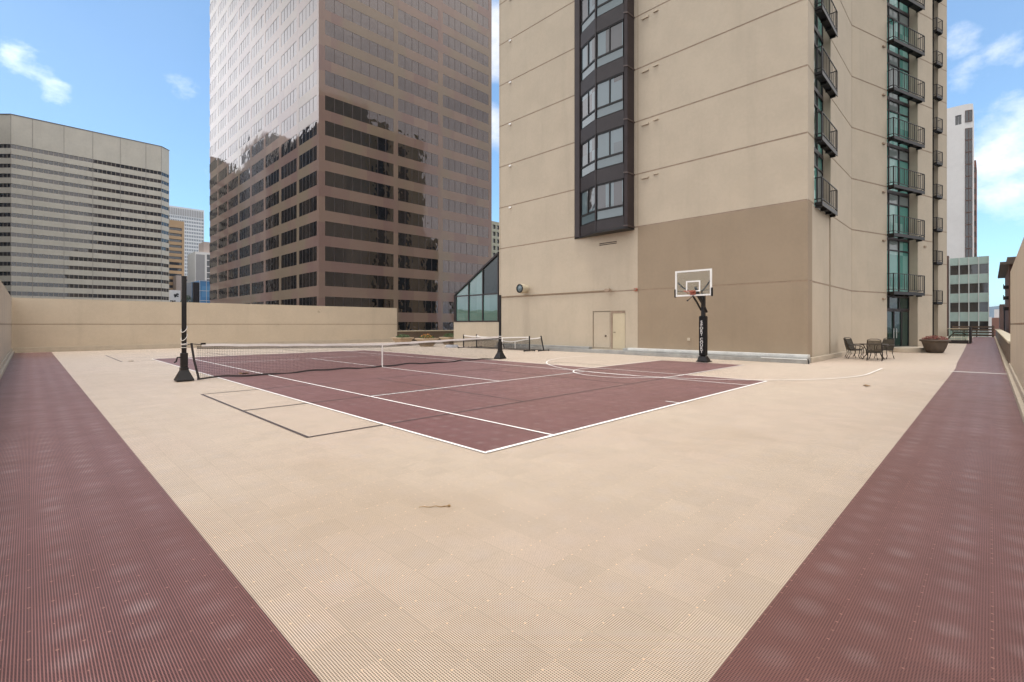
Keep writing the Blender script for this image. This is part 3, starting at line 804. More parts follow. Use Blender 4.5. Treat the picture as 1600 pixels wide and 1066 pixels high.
def simple_block(name, label, x0, x1, y0, y1, zt, wm, gm, fm, rows, rh, groups_x, groups_y, panes, dep=.2, mw=.1, left=True, limit=98, proud=.05):
    """axis aligned block; windows on its -Y face (groups_x) and, when given, its -X face (groups_y)"""
    ex = [((x0, y0), YP, XN, y1 - y0, groups_y, panes)] if left else []
    t_, wl, items = band_building(name, label, (x0, y0), XP, YN, x1 - x0, zt, groups_x, rows, rh, dep, panes, wm, gm, ex, 0, mw, proud=proud)
    if not left: wl.quad((x0, y0, STREET), (x0, y1, STREET), (x0, y1, zt), (x0, y0, zt))
    wl.quad((x1, y0, STREET), (x1, y1, STREET), (x1, y1, zt), (x1, y0, zt))
    wl.quad((x0, y1, STREET), (x1, y1, STREET), (x1, y1, zt), (x0, y1, zt))
    wl.quad((x0, y0, zt), (x1, y0, zt), (x1, y1, zt), (x0, y1, zt))
    wl.build('wall', wm, t_)
    if items: emit_windows(items, [gm, fm], t_, limit=limit)
    return t_
gt = simple_block('office_tower', 'pale grey gridded skyscraper rising behind the striped block', 92, 133.1, 600, 640, 124.4, M['pale_grid'], M['grey_glass'], M['pale_grid'],
             [112.3 - 3.7 * k for k in range(0, 34)], 2.2, [(.6, 40.5)], [], 26, .25, .5, False, proud=.2)
cr = MB(); 
for k in range(26): cr.box(92.4 + k * 1.55, 599.75, 115.6, 93.3 + k * 1.55, 600.0, 122.6)
cr.build('crown_louvre', M['grey_panel'], gt)
simple_block('apartment_block', 'narrow orange stone block with stacked balcony bands beside the striped block', 50, 63.3, 330, 350, 61., M['orange_stone'], M['dark_glass'], M['orange_stone'],
             [55.4 - 3.3 * k for k in range(0, 21)], 1.6, [(4., 12.2)], [], 1, .9, .1, False)
sl_ = simple_block('slim_tower', 'slim pale tower with grey panel and a dark window strip', 58.2, 66.5, 280, 296, 37.9, M['white_wall'], M['dark_glass'], M['grey_panel'],
             [34.2 - 3.1 * k for k in range(0, 16)], 2.7, [(5.1, 7.7)], [], 1, .25, .1, False)
b_ = MB(); b_.box(58.6, 279.85, STREET, 62.4, 280., 36.6); b_.build('grey_panel', M['grey_panel'], sl_)
b_ = MB(); b_.box(62.4, 282, 37.9, 68.5, 292, 43.5); b_.build('penthouse', M['pink_stone'], sl_)
simple_block('low_block', 'pale pink low block with one dark ribbon window behind the net post', 58, 68.5, 322, 340, 29., M['pink_stone'], M['dark_glass'], M['grey_panel'], [26.], 1.1, [(2.6, 6.6)], [], 3, .2)
simple_block('low_block', 'plain grey block behind the net post, left of the blue glass box', 34.4, 37.4, 180, 183, 14.9, M['grey_panel'], M['dark_glass'], M['grey_panel'], [], 1, [], [], 1)
bb = simple_block('glass_box', 'small bright blue glass building at the foot of the granite tower', 36.55, 40.4, 170, 186, 15.05, M['blue_panel'], M['blue_panel'], M['white_wall'], [], 1, [], [], 1)
b_ = MB()
for z in (8.9, 11.9, 14.9): b_.box(36.5, 169.93, z - .06, 40.45, 170., z + .06)
for x in (36.6, 38.3, 40.0): b_.box(x - .04, 169.94, 5., x + .04, 170., 15.02)
b_.build('mullion', M['white_wall'], bb)
b_ = MB(); b_.box(35.05, 170.3, STREET, 36.54, 172, 14.4); b_.build('side_wall', M['dark_bronze'], bb)
ww = simple_block('low_block', 'white rendered low block with black blotches of graffiti on it', 32.6, 35.4, 190, 192, 12.9, M['white_wall'], M['dark_glass'], M['grey_panel'], [], 1, [], [], 1)
b_ = MB(); rr = random.Random(4)
for (x, z, r_) in ((34.0, 11.2, .5), (34.55, 11.6, .4), (33.9, 10.7, .3), (33.2, 9.3, .35), (33.8, 9.25, .3), (32.7, 9.35, .25), (34.6, 10.9, .3)):
    b_.add([(x + r_ * rr.uniform(.7, 1.3) * math.cos(k * PI / 5), 189.985, z + r_ * rr.uniform(.5, 1.1) * math.sin(k * PI / 5)) for k in range(10)], [tuple(range(10))])
b_.build('graffiti', M['black_metal'], ww)
simple_block('apartment_block', 'green beige apartment block glimpsed between granite tower and tan tower', 136, 156, 150, 170, 45.6, M['beige_green'], M['dark_glass'], M['white_wall'],
             [42.4 - 3. * k for k in range(0, 20)], 1.8, [(.8, 2.4), (3.2, 4.8), (5.6, 7.2), (8, 9.6)], [(1, 6), (8, 14)], 2, .6)

# right-hand background
wt = thing('apartment_tower', (170, 3, STREET), 'tall white tower with rounded top and a dark glass strip on its edge', 'building')
Yc = 3.1
b_ = MB(); hs = [(5.3, 7.1, 53.2, 56.2, .4, None)]
# front (-X) face of the white slab
facade(b_, (170., 14.), YN, XN, 0, 9.35, STREET, 58.3, [(7.55, 8.75, 53.4, 55.9, .35, None)])
poly = [(170., 14.), (170., 4.65), (170.35, 3.55), (170.9, 3.1), (182., 3.1), (182., 14.)]
for i in range(1, 6):
    a, bq = poly[i], poly[(i + 1) % 6]
    b_.quad((a[0], a[1], STREET), (bq[0], bq[1], STREET), (bq[0], bq[1], 58.3), (a[0], a[1], 58.3))
b_.add([(x, y, 58.3) for x, y in poly], [tuple(range(6))])
b_.build('wall', M['white_wall'], wt, smooth=False)
p_ = MB(); win(p_, (170., 14.), YN, XN, 7.55, 8.75, 53.4, 55.9, -.3, 2, .12); p_.build('window', [M['dark_glass'], M['grey_panel']], wt)
Us = Vector((.35, -1.1)).normalized(); Ns = (-1.1 / Vector((.35, -1.1)).length, -.35 / Vector((.35, -1.1)).length)
for z in [18 + 3.1 * k for k in range(-3, 11)] + [53.6]:
    p_ = MB(); win(p_, (169.98, 4.62), (Us.x, Us.y), Ns, .02, 1.45, z, z + 3.06, .06, 2, .12, .06)
    p_.build('window', [M['dark_glass'], M['brown_brick']], wt)
rd = simple_block('brick_tower', 'thin red brick tower edge showing behind the white tower', 186, 198, 2.75, 12, 47.4, M['brick'], M['dark_glass'], M['brown_brick'],
             [44 - 3. * k for k in range(0, 18)], 1.5, [(.4, 1.6), (3, 5)], [(.12, .7)], 1, .3)
gg = thing('office_block', (115, 2.6, STREET), 'low office block with mint green panels and four columns of dark windows', 'building')
b_ = MB(); items = []
ngp = 4; wq = 4.93 / ngp
cols = [(.12 + k * wq + .06, .12 + (k + 1) * wq - .06) for k in range(ngp)]
hs = [(a, b, z, z + 1.72, .18, None) for a, b in cols for z in [10.3 - 3.27 * k for k in range(0, 4)]]
facade(b_, (115., 5.2), YN, XN, 0, 5.05, STREET, 13.3, hs)
b_.quad((115, .15, STREET), (135, .15, STREET), (135, .15, 13.3), (115, .15, 13.3))
b_.quad((115, 5.2, 13.3), (115, .15, 13.3), (135, .15, 13.3), (135, 5.2, 13.3))
b_.build('wall', M['mint'], gg)
for (a, b, za, zb, *_q) in hs:
    w_ = MB(); win(w_, (115., 5.2), YN, XN, a, b, za, zb, -.15, 1, .06, .05, .01); w_.build('window', [M['dark_glass'], M['grey_panel']], gg)
for k in range(ngp + 1):
    b_ = MB(); b_.obox((115., 5.2), YN, XN, .12 + k * wq - .05, .12 + k * wq + .03, .0, .14, -.5, 13.25); b_.build('fin', M['white_wall'], gg)
b_ = MB(); b_.box(114.9, 5.21, STREET, 117, 5.75, 13.8); b_.build('side_pier', M['brown_brick'], gg)
lb = simple_block('low_block', 'small red brick block with white upper storey under the distant hills', 250, 262, -2.6, -.4, 4.1, M['brick'], M['white_wall'], M['white_wall'], [], 1, [], [], 1)
b_ = MB(); b_.box(252, -2.5, 4.1, 262, -1.1, 7.2); b_.build('upper_storey', M['white_wall'], lb)
b_ = MB(); b_.box(249.9, -.42, STREET, 255, .3, 4.4); b_.build('side_pier', M['white_wall'], lb)
br = thing('brick_block', (140, -3, STREET), 'dark red brown brick block with vertical window slots beyond the low parapet', 'building')
b_ = MB(); facade(b_, (140., -1.4), YN, XN, 0, 8, STREET, 5.75, [(.55, 1.1, -2, 4.6, .3, None), (1.9, 2.5, -2, 4.6, .3, None)])
b_.quad((140, -1.4, STREET), (150, -1.4, STREET), (150, -1.4, 5.75), (140, -1.4, 5.75)); b_.quad((140, -9.4, 5.75), (140, -1.4, 5.75), (150, -1.4, 5.75), (150, -9.4, 5.75))
b_.build('wall', M['brown_brick'], br)
for (a, b) in ((.55, 1.1), (1.9, 2.5)):
    w_ = MB(); win(w_, (140., -1.4), YN, XN, a, b, -2, 4.6, -.25, 1, .08); w_.build('window', [M['dark_glass'], M['dark_bronze']], br)
ov = thing('apartment_block', (75, -2, STREET), 'brown flat block with broad overhanging roof behind the tall right parapet', 'building')
b_ = MB(); facade(b_, (75., -1.45), YN, XN, 0, 9, STREET, 8.1, [(.35, 1.4, 6.4, 7.9, .2, None), (1.8, 3.0, 6.4, 7.9, .2, None)])
b_.quad((75, -1.45, STREET), (95, -1.45, STREET), (95, -1.45, 8.1), (75, -1.45, 8.1))
b_.build('wall', M['brown_brick'], ov)
for (a, b) in ((.35, 1.4), (1.8, 3.0)):
    w_ = MB(); win(w_, (75., -1.45), YN, XN, a, b, 6.4, 7.9, -.15, 2, .08); w_.build('window', [M['dark_glass'], M['dark_bronze']], ov)
b_ = MB(); b_.box(73.6, -11, 8.1, 96, -.75, 8.35); b_.box(74.4, -11, 8.35, 96, -1.3, 8.9); b_.build('roof', M['bronze_panel'], ov)
for z in (4.4, 5.6, 3.2):
    b_ = MB(); b_.box(76.0, -1.45, z, 77.6, -1.05, z + .35); b_.box(75.95, -1.08, z + .1, 77.65, -1.03, z + .5); b_.build('balcony', M['black_metal'], ov)

# buildings outside the frame that the tower mirrors
def mirror_block(label, x0, x1, y0, y1, zt, face, wm, gm, u_groups, rows, rh):
    t_ = thing('stepped_building', ((x0 + x1) / 2, (y0 + y1) / 2, STREET), label, 'building')
    wl = MB()
    if face == 'X': O, U, N, L = (x1, y0), YP, XP, y1 - y0
    else: O, U, N, L = (x0, y1), XP, YP, x1 - x0
    hs = [(a, b, z, z + rh, .3, None) for a, b in u_groups if b < L for z in rows if z + rh < zt - 1]
    facade(wl, O, U, N, 0, L, STREET, zt, hs)
    corners = [(x0, y0), (x1, y0), (x1, y1), (x0, y1)]
    sk = 1 if face == 'X' else 2
    for i in range(4):
        if i == sk: continue
        a, b = corners[i], corners[(i + 1) % 4]
        wl.quad((a[0], a[1], STREET), (b[0], b[1], STREET), (b[0], b[1], zt), (a[0], a[1], zt))
    wl.add([(x, y, zt) for x, y in corners], [(0, 1, 2, 3)])
    wl.build('wall', wm, t_)
    w_ = MB()
    for (a, b, za, zb, *_r) in hs: win(w_, O, U, N, a, b, za, zb, -.28, max(1, round((b - a) / 2)), .2)
    if hs:
        o = w_.build('window', [gm, M['tower_mull']], t_); o['kind'] = 'stuff'
    return t_
M['mirror_dark'] = mk('dark_brown_stone', (.035, .026, .02), .8, .1, .1)
M['black_glass'] = glass('black_glass', (.004, .004, .004), 1.4, .1)
M['mirror_olive'] = mk('olive_stone', (.62, .46, .27), .8, .1, .1)
M['mirror_pale'] = mk('pale_stone', (.66, .62, .58), .8, .1, .1)
ug = [(1.5 + 6 * k, 5.7 + 6 * k) for k in range(20)]
rws = [-16 + 3.8 * k for k in range(40)]
mirror_block('dark brown building mirrored low in the left face of the granite tower', -70, -30, 190, 283, 94, 'X', M['mirror_dark'], M['dark_glass'], ug, rws, 2.)
mirror_block('pale stone building mirrored in the middle of the left face of the granite tower', -66, -29, 283.2, 322, 108, 'X', M['mirror_pale'], M['dark_glass'], ug, rws, 1.6)
mirror_block('dark stone building mirrored at the far left of the left face of the granite tower', -68, -31, 322.4, 430, 100, 'X', mk('brown_stone', (.16, .11, .085), .8, .1, .1), M['dark_glass'], ug, rws, 2.)
mirror_block('olive stone building mirrored in the right face of the granite tower', 50, 76, 9, 20, 60.8, 'Y', M['mirror_olive'], M['black_glass'], [(12.8, 16.8), (21., 24.8)], [-16], 74)
mirror_block('brown step of the building mirrored in the right face of the granite tower', 76.2, 88.2, 10, 20, 59.4, 'Y', M['mirror_olive'], M['black_glass'], [(2.2, 6.)], [-16], 72)
mirror_block('lowest brown step mirrored in the right face of the granite tower', 88.4, 93.3, 11, 20, 29, 'Y', M['mirror_olive'], M['black_glass'], [(.3, 4.2)], [-16], 42)

# ================================================================== TREE far behind the wall
tr_ = thing('tree', (33.6, 172, STREET), 'dark green tree top showing above the far parapet beside the blue glass box', 'tree')
b_ = MB(); b_.tube([(33.6, 172, STREET), (33.5, 172.1, -8), (33.7, 172, 3), (33.6, 172, 8)], [.5, .38, .25, .1]); 
for k in range(7):
    a = k * .9; b_.tube([(33.6, 172, -2 + k * 1.3), (33.6 + math.cos(a) * 2, 172 + math.sin(a) * 2, k * 1.3 + .8)], [.16, .05], 6)
b_.build('trunk', M['bark'], tr_)
def leaves(mb, cen, rad, n, size, rr, squash=1.):
    for _ in range(n):
        while True:
            p = Vector((rr.uniform(-1, 1), rr.uniform(-1, 1), rr.uniform(-1, 1)))
            if .25 < p.length < 1: break
        p = Vector((p.x * rad[0], p.y * rad[1], p.z * rad[2])) + Vector(cen)
        u = Vector((rr.gauss(0, 1), rr.gauss(0, 1), rr.gauss(0, .6))).normalized(); w = u.cross(Vector((rr.gauss(0, 1), rr.gauss(0, 1), rr.gauss(0, 1)))).normalized()
        s = size * rr.uniform(.6, 1.4)
        mb.add([p - u * s, p + w * s * .45, p + u * s, p - w * s * .45], [(0, 1, 2, 3)])
b_ = MB(); rr = random.Random(5)
for _ in range(34):
    a = rr.uniform(0, 2 * PI); q = rr.uniform(.3, 1); z = rr.uniform(2, 10.)
    leaves(b_, (33.6 + math.cos(a) * q * 2.1 * (1 - max(0, z - 6) * .14), 172 + math.sin(a) * q * 2.1, z), (.9, .9, .7), 90, .16, rr)
b_.build('crown', M['leaf_dark'], tr_)

# ================================================================== NET, POSTS
YN_ = 16.6
def net_post(x, label, side):
    t_ = thing('net_post', (x, YN_, 0), label, 'post', 'net posts')
    p = MB(); p.tube([(x, YN_, .1), (x, YN_, 3.03)], .062, 14); p.tube([(x, YN_, 3.03), (x, YN_, 3.05)], .066, 14); p.build('pole', M['black_metal'], t_, smooth=False)
    b = MB()
    vs = []
    for (r0, r1, z) in ((.215, .215, 0.018), (.215, .215, .05), (.10, .10, .32), (.10, .10, .40)):
        vs += [(x - r0, YN_ - r1, z), (x + r0, YN_ - r1, z), (x + r0, YN_ + r1, z), (x - r0, YN_ + r1, z)]
    fs = [(3, 2, 1, 0), (12, 13, 14, 15)]
    for i in range(3):
        for k in range(4): fs.append((i * 4 + k, i * 4 + (k + 1) % 4, i * 4 + 4 + (k + 1) % 4, i * 4 + 4 + k))
    b.add(vs, fs); b.build('base', M['black_metal'], t_, bevel=.012)
    sl = MB(); sl.box(x - .085, YN_ - .085, .40, x + .085, YN_ + .085, .82); so = sl.build('sleeve', M['black_metal'], t_, bevel=.015)
    cr = MB(); cr.tube([(x - .085 * side, YN_ - .03, .70), (x - .17 * side, YN_ - .04, .70), (x - .20 * side, YN_ - .05, .58), (x - .25 * side, YN_ - .05, .56)], .022, 8); cr.build('crank', M['black_metal'], so)
    rp = MB()
    for (z, tl) in ((.98, .0), (1.06, .0), (1.10, .02)) + (((1.28, .10), (1.52, .10)) if side > 0 else ()):
        rp.tube([(x + math.cos(a) * .074, YN_ + math.sin(a) * .074, z + tl * math.sin(a + .8)) for a in [2 * PI * k / 16 for k in range(16)]], .009, 5, True)
    rp.build('rope', M['net_tape'], t_)
    return t_
net_post(3.18, 'black net post wound with white rope at the left end of the net', 1)
net_post(15.88, 'black net post at the right end of the net, in front of the tower', -1)

net = thing('tennis_net', (9.6, YN_, 0), 'long black tennis net with white top band stretched across the maroon court', 'net')
NX0, NX1 = 3.50, 15.78
def ntop(x):
    f = abs(x - 9.6) / 6.2
    return .915 + (1.075 - .915) * f ** 1.15
nb = MB(); N_ = 274; R_ = 19; w_ = .0045
def nbot(x): return .035 + .02 * math.sin(x * 1.9) + .015 * math.sin(x * 4.7 + 1)
def nbow(x): return YN_ + .03 * math.sin(x * 1.3)
for i in range(N_ + 1):
    x = NX0 + (NX1 - NX0) * i / N_
    a, b = nbot(x), ntop(x) - .03
    y = nbow(x)
    nb.quad((x - w_ / 2, y, a), (x + w_ / 2, y, a), (x + w_ / 2, YN_, b), (x - w_ / 2, YN_, b))
SEG = 40
for j in range(1, R_):
    f = j / R_
    for i in range(SEG):
        pts = []
        for x in (NX0 + (NX1 - NX0) * i / SEG, NX0 + (NX1 - NX0) * (i + 1) / SEG):
            z = nbot(x) + (ntop(x) - .03 - nbot(x)) * f; y = nbow(x) + (YN_ - nbow(x)) * f
            pts.append((x, y, z))
        (xa, y_a, za), (xb, y_b, zb) = pts
        nb.quad((xa, y_a + .001, za - w_ / 2), (xb, y_b + .001, zb - w_ / 2), (xb, y_b + .001, zb + w_ / 2), (xa, y_a + .001, za + w_ / 2))
# doubled dark rows just below the band
for i in range(SEG):
    for q in range(4):
        xa, xb = NX0 + (NX1 - NX0) * i / SEG, NX0 + (NX1 - NX0) * (i + 1) / SEG
        nb.quad((xa, YN_ + .002, ntop(xa) - .085 - q * .022), (xb, YN_ + .002, ntop(xb) - .085 - q * .022), (xb, YN_ + .002, ntop(xb) - .072 - q * .022), (xa, YN_ + .002, ntop(xa) - .072 - q * .022))
nb.build('mesh', M['net_cord'], net)
def ribbon(mb, pts, h, th):
    for i in range(len(pts) - 1):
        (xa, y_a, za), (xb, y_b, zb) = pts[i], pts[i + 1]
        vs = [(xa, y_a - th, za), (xb, y_b - th, zb), (xb, y_b + th, zb), (xa, y_a + th, za), (xa, y_a - th, za + h), (xb, y_b - th, zb + h), (xb, y_b + th, zb + h), (xa, y_a + th, za + h)]
        mb.add(vs, [(0, 3, 2, 1), (4, 5, 6, 7), (0, 1, 5, 4), (2, 3, 7, 6)])
xs = [NX0 + .12 + (NX1 - NX0 - .12) * i / 60 for i in range(61)]
tb = MB(); ribbon(tb, [(x, YN_, ntop(x) - .07 + .006 * math.sin(x * 5)) for x in xs], .075, .012); tb.build('top_band', M['net_tape'], net)
xs = [NX0 + (NX1 - NX0) * i / 90 for i in range(91)]
bt = MB(); ribbon(bt, [(x, nbow(x), nbot(x) - .02) for x in xs], .05, .012); bt.build('bottom_tape', M['net_tape_dark'], net)
ct = MB(); ct.box(9.58, YN_ - .02, .012, 9.62, YN_ + .02, .925); ct.build('centre_strap', M['net_tape'], net)
ep = MB(); ep.tube([(3.36, YN_, 1.10), (3.43, YN_ + .01, .6), (3.55, YN_, .03)], .03, 8); ep.build('end_dowel', M['net_tape_dark'], net)
ep = MB(); ep.tube([(15.80, YN_, 1.09), (15.79, YN_, .05)], .016, 8); ep.build('end_dowel', M['net_tape_dark'], net)
ep = MB(); ep.tube([(3.24, YN_, 1.05), (3.36, YN_, 1.08), (3.62, YN_, 1.045)], .012, 6); ep.tube([(15.78, YN_, 1.05), (15.83, YN_, 1.05)], .012, 6); ep.build('cable', M['black_metal'], net)
ep = MB(); ep.box(3.60, YN_ - .03, 1.05, 3.72, YN_ + .03, 1.10); ep.build('buckle', M['black_metal'], net)

def portable_net(x, ya, yb, label, sag, lean):
    t_ = thing('portable_net', (x, (ya + yb) / 2, 0), label, 'net', 'portable nets by the tower wall')
    for y, s in ((ya, 1), (yb, -1)):
        f = MB(); f.tube([(x - .5, y, .06), (x + .5, y, .06)], .03, 8); f.build('foot', M['black_metal'], t_)
        for q in (-.46, .46):
            f = MB(); f.tube([(x + q, y, .0), (x + q, y, .11)], .024, 8); f.build('caster', M['black_metal'], t_)
        p = MB(); ln = lean if s < 0 else 0.
        p.tube([(x, y, .06), (x - ln * .05, y - ln * s * -.0 + ln * .18, .95)], .042, 8); p.build('post', M['black_metal'], t_)
    f = MB(); f.tube([(x, ya, .075), (x, yb, .075)], .022, 8); f.build('base_bar', M['black_metal'], t_)
    n = 40; tb = MB(); pts = []
    yl = yb + lean * .18
    for i in range(n + 1):
        q = i / n; y = ya + (yl - ya) * q
        pts.append((y, .86 - sag * (1 - (2 * q - 1) ** 2) - (.12 * sag * math.sin(q * 14))))
    for (a, za), (b, zb) in zip(pts[:-1], pts[1:]):
        vs = [(x - .01, a, za), (x - .01, b, zb), (x + .01, b, zb), (x + .01, a, za), (x - .01, a, za + .06), (x - .01, b, zb + .06), (x + .01, b, zb + .06), (x + .01, a, za + .06)]
        tb.add(vs, [(0, 3, 2, 1), (4, 5, 6, 7), (0, 1, 5, 4), (2, 3, 7, 6)])
    tb.build('top_band', M['net_tape'], t_)
    mm = MB(); K_ = 150; ww_ = .006
    for i in range(K_ + 1):
        q = i / K_; y = ya + (yl - ya) * q; k = min(n - 1, int(q * n)); zt = pts[k][1]
        mm.quad((x, y - ww_ / 2, .1), (x, y + ww_ / 2, .1), (x, y + ww_ / 2, zt), (x, y - ww_ / 2, zt))
    for j in range(17):
        for (a, za), (b, zb) in zip(pts[:-1], pts[1:]):
            f0 = j / 17
            A_, B_ = .1 + (za - .1) * f0, .1 + (zb - .1) * f0
            mm.quad((x + .001, a, A_ - ww_ / 2), (x + .001, b, B_ - ww_ / 2), (x + .001, b, B_ + ww_ / 2), (x + .001, a, A_ + ww_ / 2))
    mm.build('mesh', M['net_cord'], t_)
    st = MB(); st.box(x - .015, (ya + yl) / 2 - .8, .1, x + .015, (ya + yl) / 2 - .74, .86 - sag); st.build('centre_strap', M['net_tape'], t_)
portable_net(21.35, 26.0, 19.75, 'portable black net on a wheeled frame, the nearer of two by the tower wall', .10, 0.)
portable_net(22.2, 25.6, 19.35, 'portable black net with a drooping white band, the one against the tower wall', .34, 1.)

# ================================================================== BASKETBALL HOOP
hx, hy = 20.82, 8.9
hp = thing('basketball_hoop', (hx, hy, 0), 'black basketball hoop with clear backboard and lettered pole pad before the brown wall panel', 'hoop')
b = MB(); b.box(hx - .075, hy - .075, 0.02, hx + .075, hy + .075, 3.0); b.build('pole', M['black_metal'], hp, bevel=.012)
b = MB(); b.box(hx - .25, hy - .28, 0.019, hx + .25, hy + .22, .06)
vs = [(hx - .2, hy - .25, .06), (hx + .2, hy - .25, .06), (hx + .2, hy + .2, .06), (hx - .2, hy + .2, .06), (hx - .13, hy - .15, .26), (hx + .13, hy - .15, .26), (hx + .13, hy + .15, .26), (hx - .13, hy + .15, .26)]
b.add(vs, [(0, 3, 2, 1), (4, 5, 6, 7), (0, 1, 5, 4), (1, 2, 6, 5), (2, 3, 7, 6), (3, 0, 4, 7)]); b.build('base', M['black_metal'], hp, bevel=.01)
pad = MB(); pad.box(hx - .16, hy - .145, .27, hx + .15, hy + .145, 2.02); pd = pad.build('pole_pad', M['black_pad'], hp, bevel=.05)
def lettering(parent, text, x, ys, ztop, size, step):
    """white upright letters stacked down the pad's -X face"""
    mbs = MB(); z = ztop
    for ch in text:
        if ch == ' ': z -= step * .55; continue
        cu = bpy.data.curves.new('letter', 'FONT'); cu.body = ch; cu.size = size; cu.align_x = 'CENTER'; cu.extrude = .003; cu.offset = .002
        ob = bpy.data.objects.new('letter', cu); C.objects.link(ob)
        dg = bpy.context.evaluated_depsgraph_get(); me = bpy.data.meshes.new_from_object(ob.evaluated_get(dg))
        mbs.add([(x - v.co.z, ys - v.co.x * 1.1, z + v.co.y) for v in me.vertices], [tuple(p.vertices) for p in me.polygons])
        bpy.data.objects.remove(ob); bpy.data.curves.remove(cu); bpy.data.meshes.remove(me)
        z -= step
    return mbs.build('lettering', M['white_paint'], parent)
lettering(pd, 'SPORT COURT', hx - .165, hy + .01, 1.70, .165, .135)
XBd = 19.72
bd = MB(); bd.box(XBd, 8.10, 2.86, XBd + .015, 9.63, 3.92); bo = bd.build('backboard', M['acrylic'], hp)
f = MB()
f.box(XBd - .02, 8.08, 2.84, XBd + .035, 8.15, 3.94); f.box(XBd - .02, 9.58, 2.84, XBd + .035, 9.65, 3.94); f.box(XBd - .018, 8.15, 3.87, XBd + .033, 9.58, 3.938); f.box(XBd - .018, 8.15, 2.842, XBd + .033, 9.58, 2.91)
f.build('board_frame', M['white_paint'], bo)
f = MB(); c_ = 8.865
for (y0, y1, z0, z1) in ((c_ - .31, c_ - .25, 3.03, 3.49), (c_ + .25, c_ + .31, 3.03, 3.49), (c_ - .25, c_ + .25, 3.43, 3.49), (c_ - .25, c_ + .25, 3.03, 3.08)): f.box(XBd - .006, y0, z0, XBd - .001, y1, z1)
f.build('target_square', M['white_paint'], bo)
for y in (8.075, 9.655):
    f = MB(); f.box(XBd - .04, y - .03, 2.81, XBd + .055, y + .03, 3.16); f.build('edge_pad', M['black_pad'], bo, bevel=.015)
rim = MB(); rz, rx = 3.03, XBd - .38
rim.tube([(rx + math.cos(a) * .23, c_ + math.sin(a) * .23, rz) for a in [2 * PI * k / 28 for k in range(28)]], .012, 8, True)
rim.box(XBd - .17, c_ - .10, rz - .03, XBd - .022, c_ + .10, rz + .012); rim.box(XBd - .04, c_ - .12, rz - .14, XBd - .0215, c_ + .12, rz + .05)
rim.tube([(XBd - .03, c_ - .09, rz - .12), (rx + .02, c_ - .2, rz - .01)], .012, 6); rim.tube([(XBd - .03, c_ + .09, rz - .12), (rx + .02, c_ + .2, rz - .01)], .012, 6)
rim.build('rim', M['orange'], bo, smooth=False)
for s in (-.1, .1):
    a_ = MB(); a_.tube([(hx, hy + s, 2.28), (hx - .45, hy + s, 2.62), (XBd + .06, hy + s - .03, 2.96)], .04, 8); a_.build('arm', M['black_metal'], hp)
a_ = MB(); a_.tube([(hx + .34, hy, 2.2), (hx - .1, hy, 2.62), (hx - .8, hy, 3.22)], .055, 8); a_.build('height_strut', M['black_metal'], hp)
for s in (-1, 1):
    a_ = MB(); a_.tube([(hx - .2, hy + .02 * s, 2.92), (XBd + .35, c_ + .22 * s, 3.04), (XBd + .12, c_ + .5 * s, 3.22), (XBd + .05, c_ + .70 * s, 3.45)], .028, 8); a_.build('board_brace', M['black_metal'], hp)
a_ = MB(); a_.tube([(XBd + .05, 8.15, 3.07), (XBd + .05, 9.58, 3.07)], .014, 6); a_.build('board_bar', M['black_metal'], hp)
a_ = MB(); a_.tube([(XBd - .0, c_ - .03, 2.88), (XBd - .22, c_ + .12, 2.66)], .014, 6); a_.tube([(XBd - .22, c_ + .12, 2.66), (XBd - .26, c_ + .15, 2.64)], .03, 8); a_.build('crank_handle', M['dark_bronze'], hp)

